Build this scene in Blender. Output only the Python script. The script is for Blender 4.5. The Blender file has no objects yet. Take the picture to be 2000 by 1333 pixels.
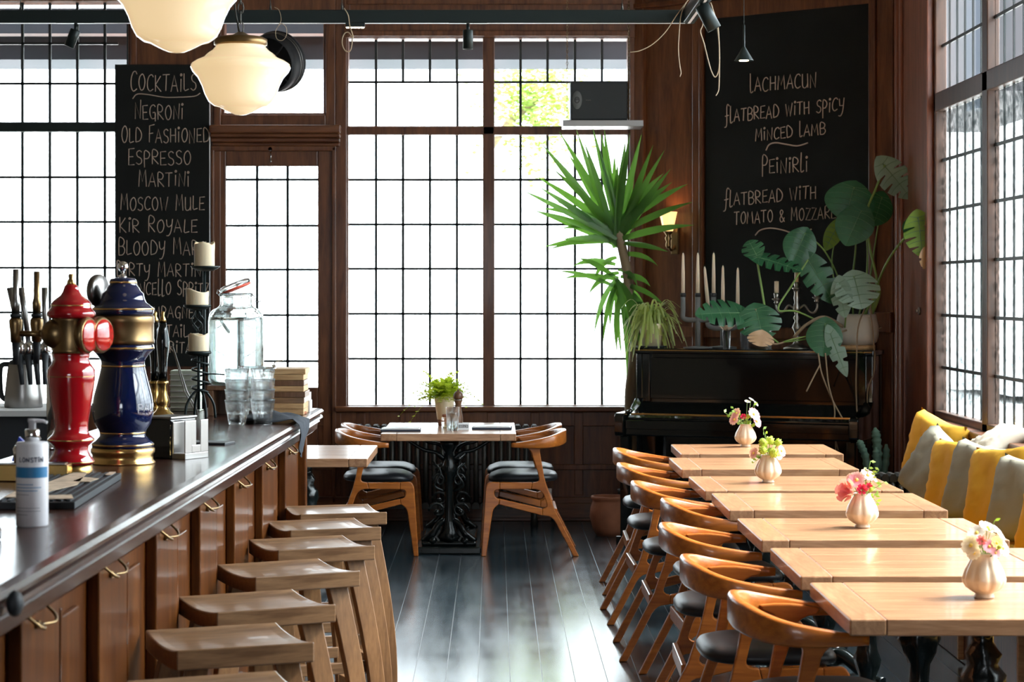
import bpy, bmesh, math, random
from mathutils import Vector, Matrix
random.seed(7)
sc = bpy.context.scene
PI = math.pi
# ------------------------------------------------------------------ camera
H, F = 1.62, 75/36*2000            # eye height (m); focal length in pixels of a 2000 px wide frame
VX, VY = 965.0, 570.0              # vanishing point of the room's long axis
cd = bpy.data.cameras.new('camera'); cam = bpy.data.objects.new('camera', cd)
sc.collection.objects.link(cam); sc.camera = cam
cam.location = (0, 0, H); cam.rotation_euler = (PI/2, 0, 0)
cd.lens = 75; cd.sensor_width = 36; cd.shift_x = (1000-VX)/2000; cd.shift_y = (VY-666.5)/2000
cd.clip_start = .1; cd.clip_end = 300
cd.dof.use_dof = True; cd.dof.focus_distance = 9.5; cd.dof.aperture_fstop = 8
# ------------------------------------------------------------------ view, world, sun
sc.view_settings.view_transform = 'Standard'; sc.view_settings.look = 'None'
sc.view_settings.gamma = 1; sc.view_settings.use_curve_mapping = False
sc.view_settings.exposure = 0.75
try:
    sc.cycles.max_bounces = 14; sc.cycles.transparent_max_bounces = 24; sc.cycles.transmission_bounces = 10
    sc.cycles.sample_clamp_indirect = 12; sc.cycles.caustics_reflective = False; sc.cycles.caustics_refractive = False
except Exception: pass
w = bpy.data.worlds.new('sky'); sc.world = w; w.use_nodes = True
bg = w.node_tree.nodes['Background']; bg.inputs[0].default_value = (.87, .935, 1, 1); 
nt = w.node_tree; tc = nt.nodes.new('ShaderNodeTexCoord'); dp = nt.nodes.new('ShaderNodeVectorMath'); dp.operation = 'DOT_PRODUCT'
SUN = Vector((.65, .16, .75)).normalized(); dp.inputs[1].default_value = SUN; nt.links.new(tc.outputs['Generated'], dp.inputs[0])
mr = nt.nodes.new('ShaderNodeMapRange'); mr.interpolation_type = 'SMOOTHERSTEP'; mr.inputs['From Min'].default_value = .6; mr.inputs['From Max'].default_value = 1; mr.inputs['To Min'].default_value = 6; mr.inputs['To Max'].default_value = 20
nt.links.new(dp.outputs['Value'], mr.inputs['Value']); nt.links.new(mr.outputs[0], bg.inputs[1])
sd = bpy.data.lights.new('sun', 'SUN'); so = bpy.data.objects.new('sun', sd); sc.collection.objects.link(so)
sd.energy = 16; sd.angle = math.radians(16); sd.color = (1, .92, .84)
so.rotation_euler = (-SUN).to_track_quat('-Z', 'Y').to_euler()
def portal(name, loc, rot, sx, sy):
    l = bpy.data.lights.new(name, 'AREA'); l.shape = 'RECTANGLE'; l.size = sx; l.size_y = sy
    l.cycles.is_portal = True
    o = bpy.data.objects.new(name, l); sc.collection.objects.link(o); o.location = loc; o.rotation_euler = rot
portal('daylight_portal', (-1.6, 15.42, 2.25), (-PI/2, 0, 0), 7.2, 3.3)
portal('daylight_portal', (2.95, 8.4, 2.4), (0, PI/2, 0), 3.2, 9.0)
portal('daylight_portal', (-1.0, -4.05, 2.2), (PI/2, 0, 0), 2.4, 1.6)  # guides sky light through the added opening behind the camera
# ------------------------------------------------------------------ pixel helpers: a pixel of the photo at a known depth / height
def P(px, py, Y): return Vector(((px-VX)*Y/F, Y, H-(py-VY)*Y/F))
def G(px, py, z):
    Y = F*(H-z)/(py-VY); return P(px, py, Y)
YW = 15.1
def wx(px): return (px-VX)*YW/F
def wz(py): return H-(py-VY)*YW/F
# ------------------------------------------------------------------ materials
M = {}
def mat(name, col, rough=.5, metal=0, coat=0, trans=0, emit=None, es=0, spec=.5, bump=0, bscale=60, sub=0, ior=1.45, var=0, vscale=8):
    m = bpy.data.materials.new(name); m.use_nodes = True; nt = m.node_tree; b = nt.nodes['Principled BSDF']; I = b.inputs
    I['Base Color'].default_value = (*col, 1); I['Roughness'].default_value = rough; I['Metallic'].default_value = metal
    I['Coat Weight'].default_value = coat; I['Coat Roughness'].default_value = .08; I['Transmission Weight'].default_value = trans
    I['Specular IOR Level'].default_value = spec; I['IOR'].default_value = ior
    if emit: I['Emission Color'].default_value = (*emit, 1); I['Emission Strength'].default_value = es
    if sub: I['Subsurface Weight'].default_value = sub; I['Subsurface Radius'].default_value = (.02, .01, .005)
    if bump or var:
        tc = nt.nodes.new('ShaderNodeTexCoord'); n = nt.nodes.new('ShaderNodeTexNoise'); n.inputs['Scale'].default_value = bscale if bump else vscale
        n.inputs['Detail'].default_value = 5; nt.links.new(tc.outputs['Object'], n.inputs['Vector'])
        if bump:
            bp = nt.nodes.new('ShaderNodeBump'); bp.inputs['Strength'].default_value = bump; bp.inputs['Distance'].default_value = .004
            nt.links.new(n.outputs['Fac'], bp.inputs['Height']); nt.links.new(bp.outputs['Normal'], I['Normal'])
        if var:
            n2 = nt.nodes.new('ShaderNodeTexNoise'); n2.inputs['Scale'].default_value = vscale; n2.inputs['Detail'].default_value = 4
            nt.links.new(tc.outputs['Object'], n2.inputs['Vector'])
            r = nt.nodes.new('ShaderNodeValToRGB'); r.color_ramp.elements[0].position = .3; r.color_ramp.elements[1].position = .7
            r.color_ramp.elements[0].color = (*[c*(1-var) for c in col], 1); r.color_ramp.elements[1].color = (*[min(1, c*(1+var)) for c in col], 1)
            nt.links.new(n2.outputs['Fac'], r.inputs['Fac']); nt.links.new(r.outputs['Color'], I['Base Color'])
    M[name] = m; return m
def wood(name, c1, c2, axis='Z', scale=6, rough=.4, coat=0, stretch=14, bump=.08):
    m = mat(name, c1, rough, coat=coat); nt = m.node_tree; b = nt.nodes['Principled BSDF']
    tc = nt.nodes.new('ShaderNodeTexCoord'); mp = nt.nodes.new('ShaderNodeMapping')
    s = [scale*stretch/6]*3; s['XYZ'.index(axis)] = scale/4; mp.inputs['Scale'].default_value = s
    nt.links.new(tc.outputs['Object'], mp.inputs['Vector'])
    n = nt.nodes.new('ShaderNodeTexNoise'); n.inputs['Scale'].default_value = 2.2; n.inputs['Detail'].default_value = 8; n.inputs['Distortion'].default_value = 1.1
    n2 = nt.nodes.new('ShaderNodeTexNoise'); n2.inputs['Scale'].default_value = 14; n2.inputs['Detail'].default_value = 3
    nt.links.new(mp.outputs[0], n.inputs['Vector']); nt.links.new(mp.outputs[0], n2.inputs['Vector'])
    mx = nt.nodes.new('ShaderNodeMath'); mx.operation = 'MULTIPLY_ADD'; mx.inputs[1].default_value = .35
    nt.links.new(n2.outputs['Fac'], mx.inputs[0]); nt.links.new(n.outputs['Fac'], mx.inputs[2])
    r = nt.nodes.new('ShaderNodeValToRGB'); e = r.color_ramp.elements
    e[0].position = .45; e[0].color = (*c1, 1); e[1].position = .9; e[1].color = (*c2, 1)
    nt.links.new(mx.outputs[0], r.inputs['Fac']); nt.links.new(r.outputs['Color'], b.inputs['Base Color'])
    bp = nt.nodes.new('ShaderNodeBump'); bp.inputs['Strength'].default_value = bump; bp.inputs['Distance'].default_value = .002
    nt.links.new(mx.outputs[0], bp.inputs['Height']); nt.links.new(bp.outputs['Normal'], b.inputs['Normal'])
    return m
wood('panel', (.066, .019, .007), (.185, .065, .023), 'Z', 3.5, .38, .1)
wood('panel_h', (.066, .019, .007), (.185, .065, .023), 'X', 3.5, .38, .1)
wood('panel_dark', (.03, .014, .008), (.08, .035, .018), 'Z', 3.5, .4, .1)
wood('bar_wood', (.045, .011, .0017), (.13, .04, .0065), 'Z', 3.5, .36, .22)
M['bar_wood'].node_tree.nodes['Principled BSDF'].inputs['Specular IOR Level'].default_value = .2
wood('panel_lit', (.13, .04, .02), (.3, .105, .055), 'Z', 3.5, .38, .1)  # panel wood again, the pier's window glare put into a redder, lighter tone
wood('bar_top', (.022, .008, .006), (.06, .024, .016), 'Y', 4, .27, .2, bump=.5)
wood('oak', (.31, .145, .07), (.54, .30, .165), 'X', 7, .3, .3)
wood('oak_end', (.27, .125, .06), (.47, .26, .14), 'Y', 7, .34, .2)
wood('chair_wood', (.27, .07, .009), (.47, .145, .022), 'X', 6, .32, .25)
wood('stool_wood', (.12, .06, .028), (.27, .15, .075), 'X', 7, .3, .2)
wood('walnut', (.09, .04, .018), (.2, .1, .05), 'Z', 8, .4, .1)
wood('board_wood', (.38, .22, .1), (.6, .4, .2), 'X', 10, .5)
wood('stool_leg', (.15, .07, .028), (.3, .15, .06), 'Z', 7, .42, .1)
mat('ceiling', (.3, .27, .22), .8)
mat('wallpaint', (.22, .17, .12), .8)
mat('chalkboard', (.008, .009, .008), .7, var=.25, vscale=3, spec=.25)
mat('chalk', (.56, .43, .34), .9)
mat('lead', (.035, .04, .04), .5, .6)
mat('iron', (.006, .009, .009), .2, .2, bump=.3, bscale=45)
mat('iron_matt', (.03, .029, .026), .4, .3)
mat('black_metal', (.012, .02, .02), .4, .4)
mat('leather', (.008, .009, .011), .4, bump=.12, bscale=180, spec=.35)
mat('piano_black', (.002, .003, .003), .06, coat=.4)
mat('brass', (.6, .38, .13), .26, 1)
mat('old_brass', (.26, .17, .08), .35, 1)
mat('gold', (.8, .52, .2), .2, 1)
mat('chrome', (.75, .75, .76), .12, 1)
mat('steel', (.3, .29, .28), .32, 1)
mat('silver', (.35, .33, .3), .3, 1)
mat('red_enamel', (.36, .004, .009), .12, coat=1)
mat('blue_enamel', (.003, .009, .05), .1, coat=1)
mat('red_badge', (.5, .015, .01), .15, coat=1)
mat('wax', (.78, .66, .46), .5, sub=.3)
mat('taper_wax', (.85, .7, .52), .5, sub=.2)
mat('white_plastic', (.78, .77, .8), .35)
mat('label_blue', (.03, .2, .42), .5)
mat('label_ink', (.05, .06, .11), .6)
mat('tan_label', (.55, .42, .3), .7, var=.3, vscale=30)
mat('rubber', (.02, .023, .027), .6)
mat('concrete_grey', (.16, .17, .17), .7)
mat('pot_grey', (.5, .47, .42), .7, var=.1)
mat('terracotta', (.3, .11, .055), .8, var=.25)
mat('cream_ceramic', (.8, .72, .52), .35)
mat('cream_glaze', (.62, .51, .37), .3, coat=.3)
mat('soil', (.03, .02, .012), .95)
mat('cloth', (.03, .036, .046), .85, bump=.3, bscale=200)
mat('napkin', (.035, .04, .06), .9)
mat('yellow_velvet', (.72, .38, .03), .8, bump=.25, bscale=25)
mat('grey_velvet', (.3, .28, .22), .8, bump=.25, bscale=25)
mat('pale_linen', (.66, .58, .48), .85, bump=.2, bscale=25)
mat('card_white', (.8, .8, .8), .7)
mat('crate_green', (.55, .6, .5), .6)
mat('ink', (.03, .03, .03), .7)
mat('cable', (.42, .33, .22), .6)
mat('wire', (.08, .08, .07), .5, .5)
mat('white_gold', (.7, .69, .72), .4)
mat('awning', (.035, .045, .058), .8)
mat('pale_outdoor', (.7, .7, .7), .6)
mat('stone', (.45, .45, .44), .8)
mat('render_grey', (.05, .05, .055), .8)
mat('cactus', (.08, .14, .1), .8, bump=.6, bscale=60)
mat('root', (.26, .18, .11), .8)
mat('stem', (.16, .26, .06), .5)
mat('stem_pale', (.10, .2, .09), .5)
mat('trunk', (.2, .15, .09), .8, bump=.6, bscale=50)
mat('lemon', (.85, .8, .45), .5, sub=.3)
mat('red_gasket', (.75, .1, .06), .4)
mat('paper_book', (.6, .6, .6), .8)
mat('blue_thing', (.01, .05, .5), .3)
mat('speaker_face', (.014, .018, .02), .55)
mat('lamp_led', (1, .8, .5), .4, emit=(1, .72, .4), es=14)
def leafmat(name, c1, c2, rough=.38, transl=.3):
    m = mat(name, c1, rough, var=.01); nt = m.node_tree; b = nt.nodes['Principled BSDF']
    for r in nt.nodes:
        if r.type == 'VALTORGB': r.color_ramp.elements[0].color = (*c1, 1); r.color_ramp.elements[1].color = (*c2, 1)
        if r.type == 'TEX_NOISE': r.inputs['Scale'].default_value = 6
    t = nt.nodes.new('ShaderNodeBsdfTranslucent'); t.inputs[0].default_value = (min(1, c2[0]*1.9), min(1, c2[1]*1.9), c2[2]*.9, 1)
    mx = nt.nodes.new('ShaderNodeMixShader'); mx.inputs[0].default_value = transl
    nt.links.new(b.outputs[0], mx.inputs[1]); nt.links.new(t.outputs[0], mx.inputs[2])
    nt.links.new(mx.outputs[0], nt.nodes['Material Output'].inputs[0]); return m
leafmat('monstera', (.012, .06, .024), (.03, .115, .05), .3, .12)
leafmat('monstera_pale', (.16, .25, .2), (.24, .34, .28), .3, .15)  # pale leaves; the top leaf's window sheen is put into this colour
leafmat('monstera_light', (.1, .2, .03), (.2, .32, .06), .4, .35)
leafmat('dry_leaf', (.4, .24, .13), (.58, .4, .28), .7, .2)
leafmat('dracaena', (.035, .1, .022), (.09, .21, .05), .35, .42)
leafmat('spider', (.16, .26, .06), (.5, .56, .28), .45, .4)
leafmat('fern', (.2, .3, .02), (.42, .5, .06), .5, .45)
leafmat('sprig', (.1, .2, .03), (.25, .36, .06), .5, .3)
leafmat('pom', (.35, .45, .05), (.55, .65, .1), .7, .2)
leafmat('petal_pink', (.75, .25, .36), (.88, .45, .55), .6, .3)
leafmat('petal_rose', (.7, .1, .19), (.86, .26, .34), .6, .3)
leafmat('petal_red', (.5, .01, .06), (.65, .04, .12), .6, .2)
leafmat('petal_white', (.85, .8, .78), (.95, .92, .9), .6, .3)
leafmat('petal_cream', (.9, .7, .55), (.95, .85, .75), .6, .3)
leafmat('petal_yellow', (.85, .6, .1), (.95, .75, .2), .6, .2)
leafmat('tree_leaf', (.13, .2, .05), (.25, .33, .1), .7, .3)
def glassmat(name, col=(1, 1, 1), rough=0, ior=1.45, mixv=.35):
    m = bpy.data.materials.new(name); m.use_nodes = True; nt = m.node_tree; b = nt.nodes['Principled BSDF']
    g = nt.nodes.new('ShaderNodeBsdfGlass'); g.inputs['Color'].default_value = (*col, 1); g.inputs['Roughness'].default_value = rough; g.inputs['IOR'].default_value = ior
    t = nt.nodes.new('ShaderNodeBsdfTransparent'); t.inputs[0].default_value = (.95, .96, .96, 1)
    mx = nt.nodes.new('ShaderNodeMixShader'); mx.inputs[0].default_value = mixv
    nt.links.new(g.outputs[0], mx.inputs[1]); nt.links.new(t.outputs[0], mx.inputs[2]); nt.links.new(mx.outputs[0], nt.nodes['Material Output'].inputs[0])
    M[name] = m; return m
glassmat('clear_glass', mixv=.5); glassmat('jar_glass', (.95, .98, .97), mixv=.1); glassmat('water', (.96, .99, 1), 0, 1.33, .05)
def panemat(name, lo, hi, scale, mixrough=.0, stretch=(1, 1, 1)):
    """leaded window glass: lets daylight through, with the glass's own mottled tint and a thin reflection"""
    m = bpy.data.materials.new(name); m.use_nodes = True; nt = m.node_tree; out = nt.nodes['Material Output']
    t = nt.nodes.new('ShaderNodeBsdfTransparent'); tc = nt.nodes.new('ShaderNodeTexCoord'); mp = nt.nodes.new('ShaderNodeMapping'); mp.inputs['Scale'].default_value = stretch
    n = nt.nodes.new('ShaderNodeTexNoise'); n.inputs['Scale'].default_value = scale; n.inputs['Detail'].default_value = 2; n.inputs['Distortion'].default_value = .6
    r = nt.nodes.new('ShaderNodeValToRGB'); e = r.color_ramp.elements; e[0].position = .38; e[0].color = (*lo, 1); e[1].position = .6; e[1].color = (*hi, 1)
    nt.links.new(tc.outputs['Object'], mp.inputs[0]); nt.links.new(mp.outputs[0], n.inputs['Vector']); nt.links.new(n.outputs['Fac'], r.inputs['Fac']); nt.links.new(r.outputs['Color'], t.inputs[0])
    g = nt.nodes.new('ShaderNodeBsdfGlossy'); g.inputs['Roughness'].default_value = .15
    fr = nt.nodes.new('ShaderNodeFresnel'); fr.inputs[0].default_value = 1.4
    mx = nt.nodes.new('ShaderNodeMixShader'); gm = nt.nodes.new('ShaderNodeNewGeometry'); iv = nt.nodes.new('ShaderNodeMath'); iv.operation = 'SUBTRACT'; iv.inputs[0].default_value = 1; nt.links.new(gm.outputs['Backfacing'], iv.inputs[1])
    ml = nt.nodes.new('ShaderNodeMath'); ml.operation = 'MULTIPLY'; nt.links.new(fr.outputs[0], ml.inputs[0]); nt.links.new(iv.outputs[0], ml.inputs[1]); nt.links.new(ml.outputs[0], mx.inputs[0])
    nt.links.new(t.outputs[0], mx.inputs[1]); nt.links.new(g.outputs[0], mx.inputs[2]); nt.links.new(mx.outputs[0], out.inputs[0])
    M[name] = m
panemat('pane_clear', (.92, .95, .95), (.98, .98, .98), 2)
panemat('pane_rippled', (.72, .76, .76), (.97, .98, .97), 22)
panemat('pane_hammered', (.42, .46, .46), (.96, .97, .96), 30, stretch=(1, 1, .8))
def floormat():
    m = mat('floor_boards', (.018, .022, .026), .3); nt = m.node_tree; b = nt.nodes['Principled BSDF']
    tc = nt.nodes.new('ShaderNodeTexCoord'); sp = nt.nodes.new('ShaderNodeSeparateXYZ'); nt.links.new(tc.outputs['Object'], sp.inputs[0])
    def mth(op, a, bb=None, c=None):
        x = nt.nodes.new('ShaderNodeMath'); x.operation = op
        for i, v in enumerate((a, bb, c)):
            if v is None: continue
            if isinstance(v, (int, float)): x.inputs[i].default_value = v
            else: nt.links.new(v, x.inputs[i])
        return x.outputs[0]
    bx = mth('DIVIDE', sp.outputs['X'], .135); fr = mth('FRACT', bx); fl = mth('FLOOR', bx)
    gap = mth('LESS_THAN', mth('ABSOLUTE', mth('SUBTRACT', fr, .5)), .013)
    mp = nt.nodes.new('ShaderNodeMapping'); mp.inputs['Scale'].default_value = (18, 2.0, 1); nt.links.new(tc.outputs['Object'], mp.inputs[0])
    n = nt.nodes.new('ShaderNodeTexNoise'); n.inputs['Scale'].default_value = 1.6; n.inputs['Detail'].default_value = 7; nt.links.new(mp.outputs[0], n.inputs['Vector'])
    n3 = nt.nodes.new('ShaderNodeTexNoise'); n3.inputs['Scale'].default_value = 3.2; n3.inputs['Detail'].default_value = 6; nt.links.new(tc.outputs['Object'], n3.inputs['Vector'])
    wn = nt.nodes.new('ShaderNodeTexWhiteNoise'); wn.noise_dimensions = '1D'; nt.links.new(fl, wn.inputs['W'])
    rr0 = mth('MULTIPLY_ADD', wn.outputs['Value'], .035, mth('MULTIPLY', gap, .2)); rr = mth('MULTIPLY_ADD', n3.outputs['Fac'], .10, mth('ADD', rr0, mth('MULTIPLY_ADD', n.outputs['Fac'], .08, .075))); nt.links.new(rr, b.inputs['Roughness'])
    r = nt.nodes.new('ShaderNodeValToRGB'); e = r.color_ramp.elements; e[0].position = .3; e[0].color = (.010, .018, .024, 1); e[1].position = .9; e[1].color = (.026, .04, .05, 1)
    nt.links.new(mth('MULTIPLY_ADD', wn.outputs['Value'], .12, mth('MULTIPLY', n.outputs['Fac'], .9)), r.inputs['Fac'])
    mx = nt.nodes.new('ShaderNodeMix'); mx.data_type = 'RGBA'; nt.links.new(gap, mx.inputs[0]); nt.links.new(r.outputs['Color'], mx.inputs[6]); mx.inputs[7].default_value = (.004, .004, .005, 1)
    nt.links.new(mx.outputs[2], b.inputs['Base Color'])
    bp = nt.nodes.new('ShaderNodeBump'); bp.inputs['Strength'].default_value = .16; bp.inputs['Distance'].default_value = .003
    nt.links.new(mth('SUBTRACT', mth('MULTIPLY', n.outputs['Fac'], .25), mth('MULTIPLY', gap, 3)), bp.inputs['Height']); nt.links.new(bp.outputs['Normal'], b.inputs['Normal'])
    b.inputs['Specular IOR Level'].default_value = 1.0
floormat()
def opalmat():
    m = mat('opal_glass', (.9, .8, .62), .12, coat=.6); nt = m.node_tree; b = nt.nodes['Principled BSDF']
    b.inputs['Emission Color'].default_value = (1, .72, .38, 1); b.inputs['Emission Strength'].default_value = .45
opalmat()
mat('sconce_glass', (.95, .75, .45), .3, emit=(1, .6, .2), es=.9)
# ------------------------------------------------------------------ mesh builder
def lk(o): sc.collection.objects.link(o); return o
class MB:
    def __init__(s): s.bm = bmesh.new()
    def add(s, vs, fs, smooth=False):
        b = [s.bm.verts.new(v) for v in vs]
        for f in fs:
            try: x = s.bm.faces.new([b[i] for i in f]); x.smooth = smooth
            except ValueError: pass
        return b
    def box(s, x0, x1, y0, y1, z0, z1, T=None):
        v = [Vector((x, y, z)) for z in (z0, z1) for y in (y0, y1) for x in (x0, x1)]
        if T: v = [T @ q for q in v]
        s.add(v, [(0, 2, 3, 1), (4, 5, 7, 6), (0, 1, 5, 4), (2, 6, 7, 3), (0, 4, 6, 2), (1, 3, 7, 5)]); return s
    def rings(s, rs, closed_u=True, caps=True, smooth=True, loop=False):
        n = len(rs[0]); vs = [v for r in rs for v in r]; fs = []
        for i in range(len(rs) - (0 if loop else 1)):
            a, b = i*n, ((i+1) % len(rs))*n
            for j in range(n if closed_u else n-1):
                k = (j+1) % n; fs.append((a+j, a+k, b+k, b+j))
        bv = s.add(vs, fs, smooth)
        if caps and not loop:
            for r in (bv[:n], bv[-n:]):
                try: s.bm.faces.new(r)
                except ValueError: pass
        return s
    def tube(s, pts, r, n=8, loop=False, caps=True, flat=None):
        pts = [Vector(p) for p in pts]; m = len(pts); rs = []
        rr = r if isinstance(r, (list, tuple)) else [r]*m; up = None
        for i, p in enumerate(pts):
            if loop: t = pts[(i+1) % m]-pts[i-1]
            else: t = pts[min(i+1, m-1)]-pts[max(i-1, 0)]
            if t.length < 1e-9: t = Vector((0, 0, 1))
            t.normalize()
            if up is None: up = Vector((0, 0, 1)) if abs(t.z) < .9 else Vector((1, 0, 0))
            a = t.cross(up); 
            if a.length < 1e-6: a = t.cross(Vector((1, .3, 0)))
            a.normalize(); b = a.cross(t).normalized(); up = b
            rs.append([p + a*math.cos(2*PI*j/n)*rr[i] + b*math.sin(2*PI*j/n)*rr[i]*(flat or 1) for j in range(n)])
        return s.rings(rs, True, caps, True, loop)
    def cyl(s, p0, p1, r0, r1=None, n=16, smooth=True):
        p0, p1 = Vector(p0), Vector(p1); t = (p1-p0).normalized(); a = t.orthogonal().normalized(); b = t.cross(a); r1 = r0 if r1 is None else r1
        return s.rings([[p + (a*math.cos(2*PI*j/n)+b*math.sin(2*PI*j/n))*r for j in range(n)] for p, r in ((p0, r0), (p1, r1))], smooth=smooth)
    def lathe(s, prof, c=(0, 0, 0), n=32, fr=None, T=None, caps=True):
        c = Vector(c); rs = []
        for r, z in prof:
            ring = []
            for j in range(n):
                a = 2*PI*j/n; q = r*(fr(a, z) if fr else 1); ring.append(Vector((q*math.cos(a), q*math.sin(a), z)))
            if T: ring = [T @ v for v in ring]
            rs.append([v+c for v in ring])
        return s.rings(rs, caps=caps)
    def ball(s, c, r, n=12, sc_=(1, 1, 1), T=None):
        m = n//2; prof = [(max(1e-4, math.sin(PI*i/m)), -math.cos(PI*i/m)) for i in range(m+1)]; c = Vector(c)
        rs = []
        for q, z in prof:
            ring = [Vector((q*math.cos(2*PI*j/n)*sc_[0]*r, q*math.sin(2*PI*j/n)*sc_[1]*r, z*sc_[2]*r)) for j in range(n)]
            if T: ring = [T @ v for v in ring]
            rs.append([v+c for v in ring])
        return s.rings(rs)
    def prism(s, poly, f0, f1, smooth=False):
        """poly: 2-D outline; f0/f1 map (a,b) to the two end faces"""
        n = len(poly); v = [Vector(f0(*p)) for p in poly]+[Vector(f1(*p)) for p in poly]
        s.add(v, [tuple(range(n)), tuple(range(n, 2*n))]+[(i, (i+1) % n, n+(i+1) % n, n+i) for i in range(n)], smooth); return s
    def build(s, name, m, parent=None, bevel=0, seg=2, loc=None, rot=None, sub=0, kind=None, solid=0):
        bmesh.ops.recalc_face_normals(s.bm, faces=s.bm.faces[:])
        me = bpy.data.meshes.new(name); s.bm.to_mesh(me); s.bm.free()
        o = lk(bpy.data.objects.new(name, me)); me.materials.append(M[m] if isinstance(m, str) else m)
        if parent: o.parent = parent
        if loc is not None: o.location = loc
        if rot is not None: o.rotation_euler = rot
        if solid:
            q = o.modifiers.new('solid', 'SOLIDIFY'); q.thickness = solid; q.offset = 0
        if bevel:
            q = o.modifiers.new('bevel', 'BEVEL'); q.width = bevel; q.segments = seg; q.limit_method = 'ANGLE'; q.angle_limit = math.radians(40)
        if sub:
            q = o.modifiers.new('sub', 'SUBSURF'); q.levels = sub; q.render_levels = sub
        if kind: o['kind'] = kind
        return o
def tag(o, label, cat, group=None):
    o['label'] = label; o['category'] = cat
    if group: o['group'] = group
    return o
def thing(name, loc, label, cat, group=None, rz=0):
    o = lk(bpy.data.objects.new(name, None)); o.location = loc; o.rotation_euler = (0, 0, rz); o.empty_display_size = .1
    return tag(o, label, cat, group)
def dup(root, loc, rz, label, group=None):
    r = root.copy(); lk(r); r.location = loc; r.rotation_euler = (0, 0, rz); r['label'] = label
    if group: r['group'] = group
    for ch in root.children:
        c = ch.copy(); lk(c); c.parent = r
        for g in ch.children:
            d = g.copy(); lk(d); d.parent = c
    return r
def struct(mb, name, m, parent=None, bevel=0, **k):
    return mb.build(name, m, parent, bevel, kind=None if parent else 'structure', **k)
def sroot(name, loc=(0, 0, 0)):
    o = lk(bpy.data.objects.new(name, None)); o.location = loc; o['kind'] = 'structure'; return o
def spline(pts, n=8):
    """Catmull-Rom through points"""
    p = [Vector(q) for q in pts]; p = [2*p[0]-p[1]]+p+[2*p[-1]-p[-2]]; out = []
    for i in range(1, len(p)-2):
        for k in range(n):
            t = k/n; a, b, c, d = p[i-1], p[i], p[i+1], p[i+2]
            out.append(.5*((2*b)+(c-a)*t+(2*a-5*b+4*c-d)*t*t+(3*b-a-3*c+d)*t**3))
    out.append(p[-2]); return out
# ================================================================== THE ROOM
XR, ZC, XL, YB = 2.62, 4.3, -5.0, -4.0
struct(MB().box(XL-.2, XR+.2, YB-.2, YW+.2, -.1, 0), 'floor', 'floor_boards')
struct(MB().box(XL-.2, XR+.3, YB-.2, YW+.3, ZC, ZC+.1), 'ceiling', 'ceiling')
struct(MB().box(XL-.2, XL, YB, YW+.2, 0, ZC), 'wall_left', 'wallpaint')
b = MB()
b.box(XL, XR, YB-.2, YB, 0, 1.4).box(XL, XR, YB-.2, YB, 3.0, ZC).box(XL, -2.2, YB-.2, YB, 1.4, 3.0).box(.2, XR, YB-.2, YB, 1.4, 3.0)  # unseen opening added behind the camera, sized for the fill daylight
struct(b, 'wall_front', 'wallpaint')
struct(MB().box(-40, 60, -40, 80, -.4, -.12), 'ground', 'stone')
# ---- back wall, panelled in dark wood around the openings
zs = wz(797); b = MB(); Y0, Y1 = YW, YW+.22
b.box(XL, wx(1262), Y0, Y1, 0, zs)                                     # below the sill (the door leaf stands in front of its own opening)
b.box(XL, wx(-330), Y0, Y1, zs, ZC)
b.box(wx(-330), wx(250), Y0, Y1, wz(2), ZC)
b.box(wx(250), wx(418), Y0, Y1, zs, ZC)
b.box(wx(418), wx(432), Y0, Y1, zs, ZC)
b.box(wx(432), wx(655), Y0, Y1, wz(38), ZC)
b.box(wx(636), wx(655), Y0, Y1, wz(290), wz(38)); b.box(wx(432), wx(636), Y0, Y1, wz(290), wz(224))
b.box(wx(655), wx(677), Y0, Y1, zs, ZC)
b.box(wx(677), wx(1230), Y0, Y1, wz(74), ZC)
b.box(wx(1230), wx(1290), Y0, Y1, zs, ZC)
# raised stiles: pilaster, header panels, wainscot
for a, c in ((256, 268), (418, 432)): b.box(wx(a), wx(c), Y0-.025, Y0, zs, ZC)
for z in (wz(4), wz(28), wz(66)): b.box(wx(677), wx(1230), Y0-.03, Y0, z-.02, z+.02)
for a, c in ((520, 655), (672, 684), (1228, 1240)): b.box(wx(a), wx(c), Y0-.02, Y0, wz(40) if a == 520 else wz(74), wz(36) if a == 520 else ZC)
for px in (640, 658, 705, 790, 875, 960, 1045, 1130, 1215): b.box(wx(px-9), wx(px+9), Y0-.03, Y0, .18, zs-.03)
b.box(wx(420), wx(1258), Y0-.027, Y0, zs-.13, zs-.026); b.box(wx(420), wx(1258), Y0-.027, Y0, .16, .40); b.box(wx(420), wx(1258), Y0-.045, Y0-.03, .36, .40)
struct(b, 'wall_back', 'panel', bevel=.006)
struct(MB().box(XL, wx(1250), Y0-.05, Y0, 0, .17).box(XL, wx(1250), Y0-.06, Y0-.05, .02, .13), 'baseboard_back', 'panel_h', bevel=.008)
struct(MB().box(wx(655), wx(1258), Y0-.07, Y0+.05, zs-.025, zs+.012), 'trim_1', 'panel_h', bevel=.008)
# door cornice
b = MB()
for y0, y1, d in ((246, 262, .10), (262, 270, .08), (270, 279, .055), (279, 287, .035)): b.box(wx(412-d*40+4), wx(667+d*40-4), Y0-d, Y0+.02, wz(y1), wz(y0))
struct(b, 'trim_2', 'panel_h', bevel=.01)
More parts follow.
